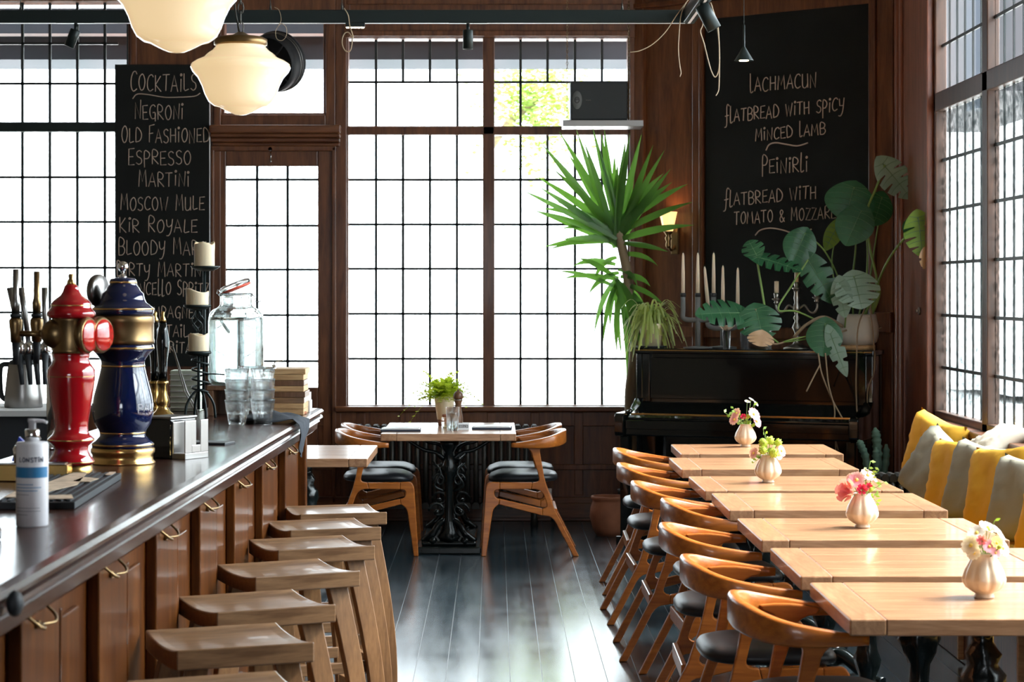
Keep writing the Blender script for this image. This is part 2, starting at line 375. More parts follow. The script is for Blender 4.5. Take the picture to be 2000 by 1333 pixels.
# ---- leaded windows
def window(name, frame, glass, bars, framemat='panel'):
    r = sroot(name)
    f = MB(); [f.box(*q) for q in frame]; f.build('window_frame', framemat, r, bevel=.006)
    g = MB(); [g.box(*q) for q in bars]; g.build('window_leading', 'lead', r)
    for pm, boxes in glass:
        q = MB(); [q.box(*x) for x in boxes]; q.build('window_glass', pm, r)
    return r
YG = YW+.10
def vb(px, y0, y1, t=.009): return (wx(px)-t, wx(px)+t, YG-.012, YG+.012, wz(y1), wz(y0))
def hb(py, x0, x1, t=.008): return (wx(x0), wx(x1), YG-.012, YG+.012, wz(py)-t, wz(py)+t)
def pane(x0, x1, y0, y1): return (wx(x0), wx(x1), YG-.003, YG+.003, wz(y1), wz(y0))
def fr(x0, x1, y0, y1, d=.05): return (wx(x0), wx(x1), Y0+.02, Y0+.02+d*2.4, wz(y1), wz(y0))
lows = (345, 433, 523, 611, 702)
bars = [vb(x, 2, 795) for x in range(38-54*6, 226, 54)]+[hb(y, -330, 226) for y in (82, 161)+lows]+[hb(18, -330, 226, .004)]
window('window_1', [fr(-330, 250, 238, 257), fr(-330, 250, 793, 803), fr(246, 252, 2, 797), fr(-330, -322, 2, 797)],
       [('pane_clear', [pane(-330, 246, 2, 240)]), ('pane_rippled', [pane(-330, 246, 256, 795)])], bars, 'black_metal')
window('window_2', [fr(430, 438, 38, 224), fr(631, 638, 38, 224), fr(430, 638, 36, 42), fr(430, 638, 220, 226)], [('pane_clear', [pane(432, 636, 40, 223)])], [])
vs = [733, 786, 839, 892]; vs2 = [1017, 1070, 1124, 1177]
bars = [vb(x, 74, 159) for x in vs+vs2]+[vb(x, 159, 246) for x in (733, 893, 1017, 1177)]+[vb(x, 262, 794) for x in vs+vs2]
bars += [hb(158, 677, 945), hb(158, 965, 1230)]+[hb(y, a, c) for y in (350, 438, 525, 613.5, 702) for a, c in ((677, 945), (965, 1230))]
window('window_3', [fr(943, 966, 70, 800, .06), fr(674, 680, 72, 800), fr(1226, 1234, 72, 800), fr(674, 1234, 246, 263, .055), fr(674, 1234, 70, 75), fr(674, 1234, 792, 800)],
       [('pane_clear', [pane(677, 945, 74, 247), pane(965, 1230, 74, 247)]), ('pane_rippled', [pane(677, 945, 262, 795), pane(965, 1230, 262, 795)])], bars)
# ---- glazed door
d = sroot('door_1'); yd = Y0-.02; b = MB()
b.box(wx(418), wx(442), yd, yd+.07, 0, wz(290)).box(wx(621), wx(652), yd, yd+.07, 0, wz(290)).box(wx(442), wx(621), yd, yd+.07, wz(325), wz(290)).box(wx(442), wx(621), yd, yd+.07, 0, wz(757))
b.box(wx(414), wx(420), yd-.03, yd+.05, 0, wz(288)).box(wx(649), wx(657), yd-.03, yd+.05, 0, wz(288)).box(wx(414), wx(657), yd-.03, yd+.05, wz(296), wz(286))
b.build('door_frame', 'panel', d, bevel=.006)
b = MB()
for x in (502, 561.5): b.box(wx(x)-.009, wx(x)+.009, yd+.02, yd+.045, wz(757), wz(325))
for y in (351, 441, 527, 616, 706): b.box(wx(442), wx(621), yd+.02, yd+.045, wz(y)-.008, wz(y)+.008)
b.build('window_leading', 'lead', d)
MB().box(wx(442), wx(621), yd+.03, yd+.036, wz(757), wz(325)).build('door_glass', 'pane_rippled', d)
b = MB(); b.cyl((wx(529), yd, wz(292)), (wx(529), yd-.03, wz(292)), .014); b.cyl((wx(530), yd-.01, wz(316)), (wx(530), yd-.01, wz(296)), .004, n=8); b.ball((wx(530), yd-.012, wz(316)), .008)
b.build('door_bolt', 'chrome', d)
# open up the wall behind the door's lower glass (the wall below the sill stops at the door)
# ---- diagonal corner wall
A = Vector((1.05, YW, 0)); U = Vector((1.21, -1, 0)).normalized(); N = Vector((-U.y*-1*-1, 0, 0))
N = Vector((U.y, -U.x, 0)); LD = (XR+.02-A.x)/U.x                         # N points into the room
def D(px, py, off=0):
    p0 = A+N*off; r = P(px, py, 1.0)-Vector((0, 0, H)); t = (p0-Vector((0, 0, H))).dot(N)/r.dot(N); return Vector((0, 0, H))+r*t
def du(px, off=0): return (D(px, 570, off)-A).dot(U)
TD = Matrix(((U.x, N.x, 0, A.x), (U.y, N.y, 0, A.y), (0, 0, 1, 0), (0, 0, 0, 1)))
def dz(px, py, off=0): return D(px, py, off).z
b = MB(); b.box(-.1, LD+.1, -.15, 0, 0, ZC, TD)
for x0, x1, o in ((1245, 1262, .04), (1356, 1372, .03), (1372, 1379, .05), (1703, 1716, .05), (1716, 1748, .03)): b.box(du(x0), du(x1), 0, o, 0, ZC, TD)
for x0, x1, y0, y1, o in ((1262, 1700, 640, 662, .03), (1372, 1705, -12, 24, .04), (1716, 1748, 610, 650, .06)): b.box(du(x0), du(x1), 0, o, dz((x0+x1)/2, y1), dz((x0+x1)/2, y0), TD)
b.box(du(1246), du(1380), 0, .06, dz(1310, 12), dz(1310, 2), TD)
struct(b, 'wall_corner', 'panel', bevel=.006)
struct(MB().box(0, LD, 0, .02, 0, .2, TD), 'baseboard_corner', 'panel', bevel=.006)
# ---- right wall: wood pier, then leaded windows above a panelled dado
YR0 = 12.72; zb, zt = .865, 3.85; b = MB(); X0, X1 = XR, XR+.07; YE = 3.9
b.box(X0, X1, YR0, 13.95, 0, ZC).box(X0, X1, YB, YE, 0, ZC).box(X0, X1, YE, YR0, 0, zb).box(X0, X1, YE, YR0, zt, ZC)
b.box(X0-.035, X0, 13.72, 13.80, 0, ZC); b.box(X0-.02, X0, 13.66, 13.72, 0, ZC); b.box(X0-.04, X0, YR0+.0, YR0+.06, zb, ZC)
for k in range(9): b.box(X0-.02, X0, 11.9-k*1.25, 12.0-k*1.25, .1, zb-.02)
struct(b, 'wall_right', 'panel_lit', bevel=.006)
struct(MB().box(X0-.09, X0+.1, YE, YR0+.04, zb-.03, zb+.01).box(X0-.05, X0, YE, YR0+.02, zb-.09, zb-.03), 'trim_3', 'panel_h', bevel=.008)
frm, gl_u, gl_l, brs = [], [], [], []; xg = X0+.045; y = YR0
ztr0, ztr1 = 2.69, 2.80
frm += [(X0, X0+.068, YE, YR0, zb, zb+.05), (X0, X0+.068, YE, YR0, ztr0, ztr1), (X0, X0+.068, YE, YR0, zt-.06, zt), (X0, X0+.068, YR0-.05, YR0, zb, zt)]
y -= .04
while y > YE+1:
    y2 = y-1.22
    frm.append((X0, X0+.068, y2-.12, y2, zb, zt))
    for k in range(1, 6): yy = y-k*1.22/6; brs.append((xg-.005, xg+.005, yy-.006, yy+.006, zb, zt))
    gl_u.append((xg-.003, xg+.003, y2, y, ztr1, zt)); gl_l.append((xg-.003, xg+.003, y2, y, zb, ztr0))
    for z in (3.08, 3.38, 3.68, 2.40, 2.10, 1.79, 1.48, 1.17): brs.append((xg-.006, xg+.006, y2, y, z-.009, z+.009))
    y = y2-.12
frm.append((X0, X0+.068, YE, y+.01, zb, zt))
window('window_4', frm, [('pane_clear', gl_u), ('pane_hammered', gl_l)], brs, 'panel_dark')
t = thing('door_bell', (XR, P(1786, 608, 1).x and 13.12, 1.62-(608-570)*13.12/F), 'small round metal bell push on the wooden pier left of the right window', 'bell push')
b = MB(); b.cyl((0, 0, 0), (-.012, 0, 0), .024); b.build('plate', 'steel', t); b = MB(); b.cyl((-.012, 0, 0), (-.025, 0, 0), .011); b.build('button', 'chrome', t)
# ---- outside: awning, neighbouring front, street tree
t = thing('street_awning', (-1.5, 15.75, 0), 'dark grey awning box outside above the back windows', 'awning')
MB().box(-4.5, 4.0, .0, .7, 3.335, 3.50).build('valance', 'awning', t)
MB().box(-4.5, 4.0, -.02, .0, 3.505, 3.525).build('gap_strip', 'pale_outdoor', t)  # pale strip standing in for the bright gap above the valance
MB().box(-4.5, .6, .05, .7, 3.53, 3.72).build('cassette', 'awning', t)
t = thing('shop_front', (4.0, 17.3, 0), 'grey rendered upper storey seen through the top right panes', 'building')
MB().box(0, 1.0, 0, 4.5, 3.25, 8).build('facade', 'render_grey', t)
MB().box(-.12, 0, -.12, .25, 3.1, 8).build('downpipe', 'awning', t)
t = thing('pitched_house', (9.0, 33.0, 0), 'distant house with dark roof through the top panes at far right', 'house')
MB().box(-1, 5, 0, 5, 0, 5.1).build('wall', 'pale_outdoor', t)
MB().prism([(-1.3, 5.1), (5.5, 5.1), (5.5, 9.2)], lambda a, c: (a, -.2, c), lambda a, c: (a, 5.2, c)).build('roof', 'awning', t)
t = thing('street_tree', (.6, 30, 0), 'green street tree outside behind the hanging loudspeaker', 'tree')
MB().tube([(-.67, 0, 0), (-.67, 0, 3.6), (-.4, 0, 4), (0, 0, 4.3)], [.06, .055, .05, .04]).build('trunk', 'trunk', t)
b = MB(); rr = random.Random(3)
for i in range(2600):
    v = Vector((rr.gauss(0, .36), rr.gauss(0, .3), rr.gauss(0, .42))); v = v*1.0+Vector((0, 0, 4.3)); s = .05
    q = Matrix.Rotation(rr.uniform(0, 6), 3, 'Z') @ Matrix.Rotation(rr.uniform(-1.3, 1.3), 3, 'X')
    b.add([v+q @ Vector(c) for c in ((-s, 0, 0), (0, -s*.6, 0), (s, 0, 0), (0, s*.6, 0))], [(0, 1, 2, 3)])
b.build('foliage', 'tree_leaf', t)
# ================================================================== BAR
BX, BY, BR = -.881, 3.88, -math.atan(.0154)
bar = thing('bar_counter', (BX, BY, 0), 'long dark polished wooden bar counter with panelled front and brass hooks', 'bar counter', rz=BR)
TB = Matrix.Translation((BX, BY, 0)) @ Matrix.Rotation(BR, 4, 'Z')
y0, y1 = -1.0, 6.0
def extr(poly, name, m, bevel=0): MB().prism(poly, lambda a, c: (a, y0, c), lambda a, c: (a, y1, c)).build(name, m, bar, bevel)
extr([(-.75, 1.08), (-.03, 1.08), (-.009, 1.077), (0, 1.068), (-.003, 1.058), (-.016, 1.054), (-.75, 1.054)], 'countertop', 'bar_top')
extr([(-.73, 1.053), (-.016, 1.053), (-.006, 1.047), (-.004, 1.038), (-.012, 1.031), (-.022, 1.026), (-.018, 1.02), (-.028, 1.012), (-.031, .985), (-.04, .98), (-.052, .968), (-.73, .968)], 'edge_moulding', 'bar_top')
b = MB(); b.box(-.69, -.1, y0, y1-.12, .08, .967).box(-.67, -.14, y0, y1-.16, 0, .08); b.build('bar_front', 'bar_wood', bar)
MB().box(-.6, -.065, y1-.17, y1-.11, 0, .967).build('end_post', 'bar_wood', bar, .006)
pil = [.38+.777*k for k in range(-1, 7)]
for i, yy in enumerate(pil):
    b = MB(); b.box(-.1, -.068, yy, yy+.345, .09, .967); b.box(-.1, -.058, yy-.005, yy+.35, .09, .2)
    b.build('pilaster', 'bar_wood', bar, .005)
    b = MB()
    for a, w_, x in ((.362, .016, -.084), (.386, .022, -.074), (.416, .012, -.086), (.432, .012, -.09)): b.box(-.1, x, yy+a, yy+a+w_, .09, .93)
    b.box(-.1, -.085, yy+.345, yy+.43, .93, .967); b.box(-.1, -.088, yy+.46, yy+.64, .25, .9)
    b.build('panel_moulding', 'bar_wood', bar, .004)
    b = MB(); yc = yy+.12
    b.tube(spline([(-.066, yc-.085, .965), (-.044, yc-.075, .945), (-.038, yc-.045, .935), (-.055, yc, .936), (-.038, yc+.045, .935), (-.044, yc+.075, .945), (-.066, yc+.085, .965)], 5), .0036, 8)
    b.cyl((-.068, yc, .936), (-.058, yc, .936), .009)
    b.build('hook', 'old_brass', bar)
def BT(px, py, z=1.08): return G(px, py, z)           # a pixel on the bar top
# ================================================================== STOOLS
SZ = .72
def make_stool(label):
    t = thing('bar_stool', (0, 0, 0), label, 'bar stool', 'wooden bar stools along the counter')
    b = MB(); n = 12; hx, hy, th = .18, .178, .052; rs = []
    for j in range(n+1):
        y = -hy+2*hy*j/n; dip = .014*(1-(y/hy)**2); row_t = []; row_b = []
        for i in range(n+1):
            x = -hx+2*hx*i/n; e = min(1, (1-abs(x)/hx)*5)*min(1, (1-abs(y)/hy)*5)
            row_t.append(Vector((x, y, SZ-dip-.004*e)))
        rs.append(row_t+[Vector((hx, y, SZ-th-dip*.6)), Vector((-hx, y, SZ-th-dip*.6))])
    b.rings(rs, True, True, False); b.build('seat', 'stool_wood', t, .004)
    for sx in (-1, 1):
        for sy in (-1, 1):
            p = []
            for k in range(9):
                u = k/8; z = (SZ-.045)*(1-u); q = .118+.075*math.sin(u*PI/2)**1.0
                p.append(Vector((sx*q, sy*q, z)))
            b = MB(); ws = [.026-.006*k/8 for k in range(9)]
            b.rings([[v+Vector((a*w_*1.25, c*w_*.8, 0)) for a, c in ((-1, -1), (1, -1), (1, 1), (-1, 1))] for v, w_ in zip(p, ws)], smooth=False)
            b.build('leg', 'stool_leg', t, .003)
    for sy in (-1, 1): MB().box(-.155, .155, sy*.16-.012, sy*.16+.012, .27, .31).build('stretcher', 'stool_wood', t, .003)
    for sx in (-1, 1): MB().box(sx*.168-.012, sx*.168+.012, -.15, .15, .17, .21).build('stretcher', 'stool_wood', t, .003)
    return t
stl = [((260, 1327), (300, 1390), (600, 1370), (510, 1308)), ((277, 1230), (349, 1273), (621, 1256), (536, 1214)), ((344, 1165.5), (425, 1196.5), (660, 1180), (569, 1151)),
       ((424.6, 1102.9), (498, 1128.7), (703.6, 1114.4), (622, 1090)), ((490, 1052.6), (534.6, 1076.4), (728, 1067), (677, 1043.4)),
       ((517.4, 1017.5), (571, 1036.8), (745.9, 1029.9), (689.8, 1010.3)), ((543.3, 991.7), (609.4, 1006), (762.5, 996), (700, 984.5))]
lab = ['nearest wooden bar stool, cut off by the bottom edge of the photo', 'wooden bar stool second nearest the viewer, its whole seat in view above the nearest one',
       'third nearest wooden bar stool, in front of the second brass hook', 'middle wooden bar stool, fourth of the seven beside the counter',
       'fifth wooden bar stool from the front, before two farther scooped seats', 'sixth wooden bar stool from the front, second last before the far end of the bar',
       'farthest wooden bar stool with scooped seat, beside the small square table']
stool0 = None
for i, c in enumerate(stl):
    q = [G(x, y, SZ) for x, y in c]; ctr = (q[0]+q[1]+q[2]+q[3])/4; e = (q[2]-q[1])+(q[3]-q[0])*.5; rz = math.atan2(e.y, e.x)
    if i == 0: ctr = G(432, 1345, SZ); rz = math.radians(22)
    if i == 6: rz = math.radians(16)
    rz = max(min(rz, math.radians(27)), math.radians(12)); ctr.z = 0
    print('stool', i, tuple(round(v, 2) for v in ctr), round(math.degrees(rz), 1))
    if i == 0: stool0 = make_stool(lab[0]); stool0.location = ctr; stool0.rotation_euler = (0, 0, rz)
    else: dup(stool0, ctr, rz, lab[i])
# ================================================================== TABLES
def iron_base(t, hx=.2, hy=.2, top=.705, seed=1):
    b = MB(); prof = [(.03, .06), (.075, .07), (.085, .09), (.05, .12), (.032, .16), (.028, .2), (.04, .24), (.05, .27), (.036, .31), (.03, .36), (.034, .42), (.052, .46), (.066, .5), (.058, .54), (.04, .57), (.05, .6), (.03, .63), (.03, top-.02), (.09, top-.018), (.09, top)]
    b.lathe(prof, n=24, fr=lambda a, z: 1+.10*math.sin(6*a+z*40)+.05*math.sin(3*a-z*90)); b.build('column', 'iron', t)
    for k in range(4):
        a = PI/4+k*PI/2; c, s = math.cos(a), math.sin(a); r = math.hypot(hx, hy)
        MB().tube(spline([(.04*c, .04*s, .1), (.3*r*c, .3*r*s, .12), (.7*r*c, .7*r*s, .06), (r*c, r*s, .03)], 5), [.03]*5+[.026]*5+[.02]*5+[.028], 8).build('foot', 'iron', t)
    b = MB(); b.box(-hx*.9, hx*.9, -.02, .02, top-.015, top).box(-.02, .02, -hy*.9, hy*.9, top-.015, top); b.build('top_bracket', 'iron', t)
def make_table(name, label, lx, ly, group=None, base=True):
    t = thing(name, (0, 0, 0), label, 'table', group); e = .098; h = lx/2; k = ly/2
    b = MB(); n = 4
    for i in range(n): b.box(-h+e+.0005, h-e-.0005, -k+ly*i/n+.0002, -k+ly*(i+1)/n-.0002, .705, .75)
    b.build('tabletop', 'oak', t, .003)
    for s in (-1, 1): MB().box(min(s*h, s*(h-e)), max(s*h, s*(h-e)), -k, k, .705, .75).build('end_board', 'oak_end', t, .005)
    if base: iron_base(t)
    return t
tl = ['nearest oak table, standing at the lower right with the creamy flower vase on it', 'bare oak table directly behind the nearest one', 'oak table with the pink rose vase on it, third nearest',
      'bare oak table behind the one with the pink rose vase', 'oak table holding the vase of green pompom flowers', 'bare oak table between the green pompom vase and the farthest table', 'farthest oak table of the row, standing against the black piano']
tp = [(.944, 5.66), (.937, 6.52), (.935, 7.47), (.938, 8.49), (.919, 9.33), (.917, 10.45), (1.005, 11.43)]
TL, TW = .87, .72; tab = []
for i, (x, y) in enumerate(tp):
    wdt = TW if i < 5 else .64
    if i == 0: t0 = make_table('dining_table', tl[0], TL, TW, 'oak tables in a row along the bench'); t = t0
    else: t = dup(t0, (0, 0, 0), 0, tl[i])
    t.location = (x+TL/2, y+TW/2, 0); t.rotation_euler = (0, 0, (0, 0, .004, -.003, .01, .006, -.006)[i]); tab.append(t)
bt = make_table('dining_table', 'oak table set for two below the window with the potted fern', .83, 1.10, base=False); bt.location = (-.28, 13.6, 0)
# cast iron trestle of the window table
MB().box(-.20, .20, -.46, .46, 0, .045).build('base_plate', 'iron', bt, .008)
MB().box(-.17, .17, -.4, .4, .045, .075).build('plinth', 'iron', bt, .012)
for yy in (-.36, .36):
    b = MB(); b.lathe([(.05, .07), (.07, .1), (.045, .14), (.03, .2), (.026, .3), (.028, .4), (.036, .47), (.05, .52), (.034, .56), (.028, .62), (.05, .66), (.06, .7)], (0, yy, 0), 20, fr=lambda a, z: 1+.08*math.sin(5*a+z*30))
    for s in (-1, 1):
        sp = [(s*(.04+.055*math.cos(a)*(1-a/9)+.03), yy-.02, .26+.055*math.sin(a)*(1-a/9)) for a in [i*.35 for i in range(20)]]; b.tube(sp, .008, 6)
        sp = [(s*(.06+.04*math.cos(a)*(1-a/9)), yy-.02, .45+.05*math.sin(a)*(1-a/9)) for a in [i*.35 for i in range(20)]]; b.tube(sp, .008, 6)
        b.tube(spline([(s*.03, yy, .38), (s*.09, yy-.015, .42), (s*.05, yy-.02, .5), (s*.1, yy, .56)], 5), .008, 6)
        b.tube(spline([(s*.03, yy, .58), (s*.08, yy, .62), (s*.16, yy, .64), (s*.26, yy, .7)], 5), [.016]*5+[.013]*5+[.012]*6, 6)
        b.tube(spline([(s*.03, yy, .2), (s*.07, yy-.01, .17), (s*.1, yy-.02, .12), (s*.16, yy, .07)], 5), [.02]*10+[.024]*6, 6)
        b.ball((s*.075, yy-.03, .255), .016, 8); b.ball((s*.1, yy-.02, .075), .03, 8)
    b.build('scroll_leg', 'iron', bt)
st = make_table('side_table', 'small oak table beyond the end of the bar, nothing on it', .72, .98); st.location = (-.66-.36, 11.10+.49, 0)
for ch in st.children:
    if ch.name.startswith(('column', 'foot', 'top_bracket')): ch.location.x = 0
# ================================================================== CHAIRS
def sideshape(mb, poly, y, th, sub=None):
    mb.prism(poly, lambda s, z: (-s, y-th/2, z), lambda s, z: (-s, y+th/2, z))
def bez(p0, c, p1, n=5): return [((1-t)**2*p0[0]+2*t*(1-t)*c[0]+t*t*p1[0], (1-t)**2*p0[1]+2*t*(1-t)*c[1]+t*t*p1[1]) for t in [i/n for i in range(n+1)]]
def make_chair(label):
    t = thing('dining_chair', (0, 0, 0), label, 'chair', 'round-armed wooden chairs with black seats')
    th, hw = .03, .255
    fl = [(-.013, 0), (.016, 0)]+bez((.055, .27), (.06, .3), (.095, .318), 4)+[(.10, .352)]+bez((.085, .355), (.066, .36), (.066, .385), 4)+bez((.066, .395), (.07, .408), (.10, .41), 4)+[(.10, .452)]+bez((.05, .455), (.015, .455), (.012, .40), 5)
    rl = [(.55, 0), (.585, 0), (.43, .30)]+bez((.41, .36), (.375, .44), (.355, .58), 3)+bez((.345, .64), (.34, .672), (.39, .682), 5)+bez((.40, .70), (.3, .71), (.22, .69), 4)+bez((.23, .672), (.295, .665), (.30, .61), 5)+[(.33, .52)]+bez((.34, .475), (.345, .452), (.30, .452), 4)+[(.29, .412)]+bez((.32, .41), (.36, .405), (.375, .36), 4)+bez((.385, .33), (.40, .295), (.36, .292), 4)+[(.36, .25)]+bez((.40, .245), (.43, .235), (.45, .19), 4)
    for s in (-1, 1):
        b = MB(); sideshape(b, fl, s*hw, th); b.build('leg', 'chair_wood', t, .005)
        b = MB(); sideshape(b, rl, s*hw, th); b.build('leg', 'chair_wood', t, .005)
        b = MB(); sideshape(b, [(.10, .452), (.30, .452), (.29, .412), (.10, .41)], s*hw, th-.001); b.build('seat_rail', 'chair_wood', t, .004)
        b = MB(); sideshape(b, [(.095, .318), (.36, .25), (.36, .292), (.10, .352)], s*hw, th-.001); b.build('side_stretcher', 'chair_wood', t, .004)
    MB().box(-.452, -.43, -hw+.014, hw-.014, .235, .29).build('back_stretcher', 'chair_wood', t, .005)
    MB().box(-.095, -.07, -hw+.014, hw-.014, .39, .44).build('front_rail', 'chair_wood', t, .005)
    # U-shaped arm and back band
    half = [(.17, .27, .667, .694), (.24, .277, .664, .702), (.32, .28, .662, .716), (.39, .268, .664, .73), (.445, .225, .67, .745), (.48, .15, .676, .757), (.497, .07, .68, .762), (.5, 0, .681, .764)]
    path = half+[(s, -y, a, c) for s, y, a, c in half[-2::-1]]
    ctr = spline([(-s, -y, 0) for s, y, _, _ in path], 3); za = spline([(a, c, 0) for _, _, a, c in path], 3); rs = []
    for i, p in enumerate(ctr):
        d = (ctr[min(i+1, len(ctr)-1)]-ctr[max(i-1, 0)]).normalized(); n = Vector((d.y, -d.x, 0)); a, c = za[i].x, za[i].y; w_ = .0155 if 2 < i < len(ctr)-3 else .013
        rs.append([p+n*w_*q+Vector((0, 0, a+(c-a)*v)) for q, v in ((-.7, 0), (-1, .1), (-1, .9), (-.7, 1), (.7, 1), (1, .9), (1, .1), (.7, 0))])
    b = MB(); b.rings(rs); b.build('arm_rail', 'chair_wood', t)
    b = MB(); rs = []
    for r, z in ((.55, .453), (.93, .452), (1, .462), (1.0, .478), (.95, .492), (.8, .502), (.5, .508), (.05, .509)):
        ring = []
        for k in range(40):
            a = 2*PI*k/40; c, s = math.cos(a), math.sin(a); x = math.copysign(abs(c)**.55, c); y = math.copysign(abs(s)**.55, s)
            wd = .235-.02*(x < 0)*abs(x); ring.append(Vector((-.245+.215*r*x, wd*r*y, z-.012*(x*r > .6)*(x*r-.6)*2.5)))
        rs.append(ring)
    b.rings(rs); b.build('seat', 'leather', t)
    return t
cl = ['nearest curved-arm chair, drawn up to the nearest oak table at the lower right', 'curved-arm chair second nearest in the row, its back just left of the nearest one',
      'curved-arm chair at the table with the pink rose vase', 'curved-arm chair in the middle of the row of seven at the oak tables', 'curved-arm chair at the table with the green pompom vase',
      'second farthest curved-arm chair in the row, directly behind the chair at the pompom table', 'farthest curved-arm chair of the row, before the black piano']
cp = [(1.178, 6.02), (1.117, 6.88), (1.122, 7.83), (1.204, 8.8), (1.131, 9.6), (1.127, 10.63), (1.164, 11.64)]
for i, (x, y) in enumerate(cp):
    rz = math.radians((0, 1, -1, 2, 0, 1, -1)[i])
    if i == 0: ch0 = make_chair(cl[0]); ch0.location = (x, y, 0); ch0.rotation_euler = (0, 0, rz)
    else: dup(ch0, (x, y, 0), rz, cl[i])
for x, y, rz, l in ((-.065, 13.31, PI, 'curved-arm chair at the right of the window table, nearer of the two there'), (-.075, 13.88, PI, 'curved-arm chair right of the window table, hidden behind the nearer one'),
                    (-.475, 13.31, 0, 'curved-arm chair at the left of the window table, nearer of the two there'), (-.48, 13.88, 0, 'curved-arm chair left of the window table, on the window side')):
    dup(ch0, (x, y, 0), rz, l)
# ================================================================== BENCH AND CUSHIONS ON THE RIGHT
t = thing('wall_bench', (1.98, 7.2, 0), 'long bench with a yellow seat pad under the leaded windows at right', 'bench')
MB().box(.06, .62, -4.5, 4.55, .0, .36).build('bench_box', 'panel', t, .006)
MB().box(.0, .63, -4.5, 4.55, .36, .39).build('seat_board', 'panel_h', t, .006)
for k in range(9): MB().box(.035, .06, -4.3+k*1.06, -4.27+k*1.06, .02, .36).build('front_batten', 'board_wood', t, .003)
b = MB(); rs = []
for k, (e, z) in enumerate(((0, .391), (.012, .40), (.012, .44), (0, .455), (-.03, .46))):
    rs.append([Vector((x, y, z)) for x, y in ((.01-e, -4.45-e), (.57+e, -4.45-e), (.57+e, 4.5+e), (.01-e, 4.5+e))])
b.rings(rs, smooth=False); b.build('seat_pad', 'yellow_velvet', t, .01)
def cushion(label, loc, rz, tilt, m, size=.44, roll=0, th=.085, group='scatter cushions on the bench', squash=1):
    b = MB(); n = 16; rs = []
    def pt(u, v, side):
        k = 1-.13*(1-abs(u)**2)*abs(v)**5; kk = 1-.13*(1-abs(v)**2)*abs(u)**5
        d = max(0, (1-u**4))**.5*max(0, (1-v**4))**.5
        wr = (.007*math.sin(7*u+5*v*v+rz*9)+.004*math.sin(15*(u+v)+loc[1]*7)+.004*math.sin(11*u*v*3+loc[1]))*d
        return Vector((u*size/2*kk, side*(th*d**.75)+wr+.004*side, v*size/2*k*squash))
    for side in (-1, 1):
        vs = []; fs = []
        for i in range(n+1):
            for j in range(n+1): vs.append(pt(-1+2*i/n, -1+2*j/n, side))
        for i in range(n):
            for j in range(n): a = i*(n+1)+j; fs.append((a, a+1, a+n+2, a+n+1))
        b.add(vs, fs, True)
    bmesh.ops.remove_doubles(b.bm, verts=b.bm.verts[:], dist=.009)
    o = b.build('scatter_cushion', m); o.rotation_euler = Matrix.Rotation(rz, 3, 'Z').to_euler()
    o.matrix_world = Matrix.Translation(loc) @ Matrix.Rotation(rz, 4, 'Z') @ Matrix.Rotation(tilt, 4, 'X') @ Matrix.Rotation(roll, 4, 'Y')
    return tag(o, label, 'cushion', group)
R = math.radians
cushion('yellow cushion standing in the far corner of the bench against the pier', (2.39, 11.55, .74), R(-64), R(-8), 'yellow_velvet', .42, R(12))
cushion('grey-green cushion between the two farthest yellow cushions', (2.32, 11.22, .68), R(-66), R(-22), 'grey_velvet', .40, R(22))
cushion('yellow cushion leaning between two grey-green ones', (2.36, 10.82, .675), R(-66), R(-14), 'yellow_velvet', .42, R(-5))
cushion('pale linen cushion lying up on the window ledge behind the others', (2.5, 10.6, .87), R(-80), R(-62), 'pale_linen', .26, 0, .05)
cushion('grey-green cushion left of the yellow one at the right edge of the photo', (2.38, 10.42, .675), R(-62), R(-14), 'grey_velvet', .43, R(4))
cushion('large yellow cushion cut by the right edge of the photo', (2.39, 9.98, .69), R(-60), R(-16), 'yellow_velvet', .44, R(-7))
cushion('grey-green cushion at the right edge of the photo, beyond the nearest yellow one', (2.38, 9.52, .68), R(-64), R(-14), 'grey_velvet', .42, 0)
cushion('nearest yellow cushion on the bench, mostly hidden behind the vase of white flowers', (2.38, 8.95, .66), R(-60), R(-16), 'yellow_velvet', .42, 0)
# ================================================================== RADIATORS
def radiator(label, loc, rz, n, h, pitch=.06, dpt=.16, z0=.1):
    t = thing('radiator', loc, label, 'radiator', rz=rz)
    for i in range(n):
        b = MB(); x = (i-(n-1)/2)*pitch
        for y in (-dpt*.36, 0, dpt*.36): b.tube([(x, y, z0+.03), (x, y, h-.03)], .017, 8)
        for z in (z0+.03, h-.035): b.rings([[Vector((x+dx*pitch*.43, y, z+dz_)) for dx, dz_ in ((-1, -.015), (1, -.015), (1, .015), (.5, .03), (-.5, .03), (-1, .015))] for y in (-dpt/2, dpt/2)], smooth=False)
        b.build('section', 'iron_matt', t)
    for s in (-1, 1):
        b = MB(); x = s*(n-1)/2*pitch
        for y in (-.05, .05): b.tube([(x, y, z0), (x, y, 0)], [.02, .025], 8)
        b.build('foot', 'iron_matt', t)
    return t
t = radiator('black cast iron radiator under the window behind the window table', (-.33, 14.83, 0), 0, 22, .70, pitch=.058)
b = MB(); x = .72; b.tube(spline([(x-.14, 0, .13), (x-.05, 0, .13), (x, 0, .13), (x+.02, 0, .02)], 4), .012, 8); b.build('pipe', 'iron_matt', t)
b = MB(); b.cyl((x-.01, 0, .14), (x-.01, 0, .2), .018); b.cyl((x-.01, 0, .2), (x-.01, 0, .25), .022); b.build('valve', 'white_plastic', t)
radiator('short black radiator standing beyond the end of the bench', (2.22, 12.05, 0), 0, 10, .60, pitch=.045, dpt=.14)
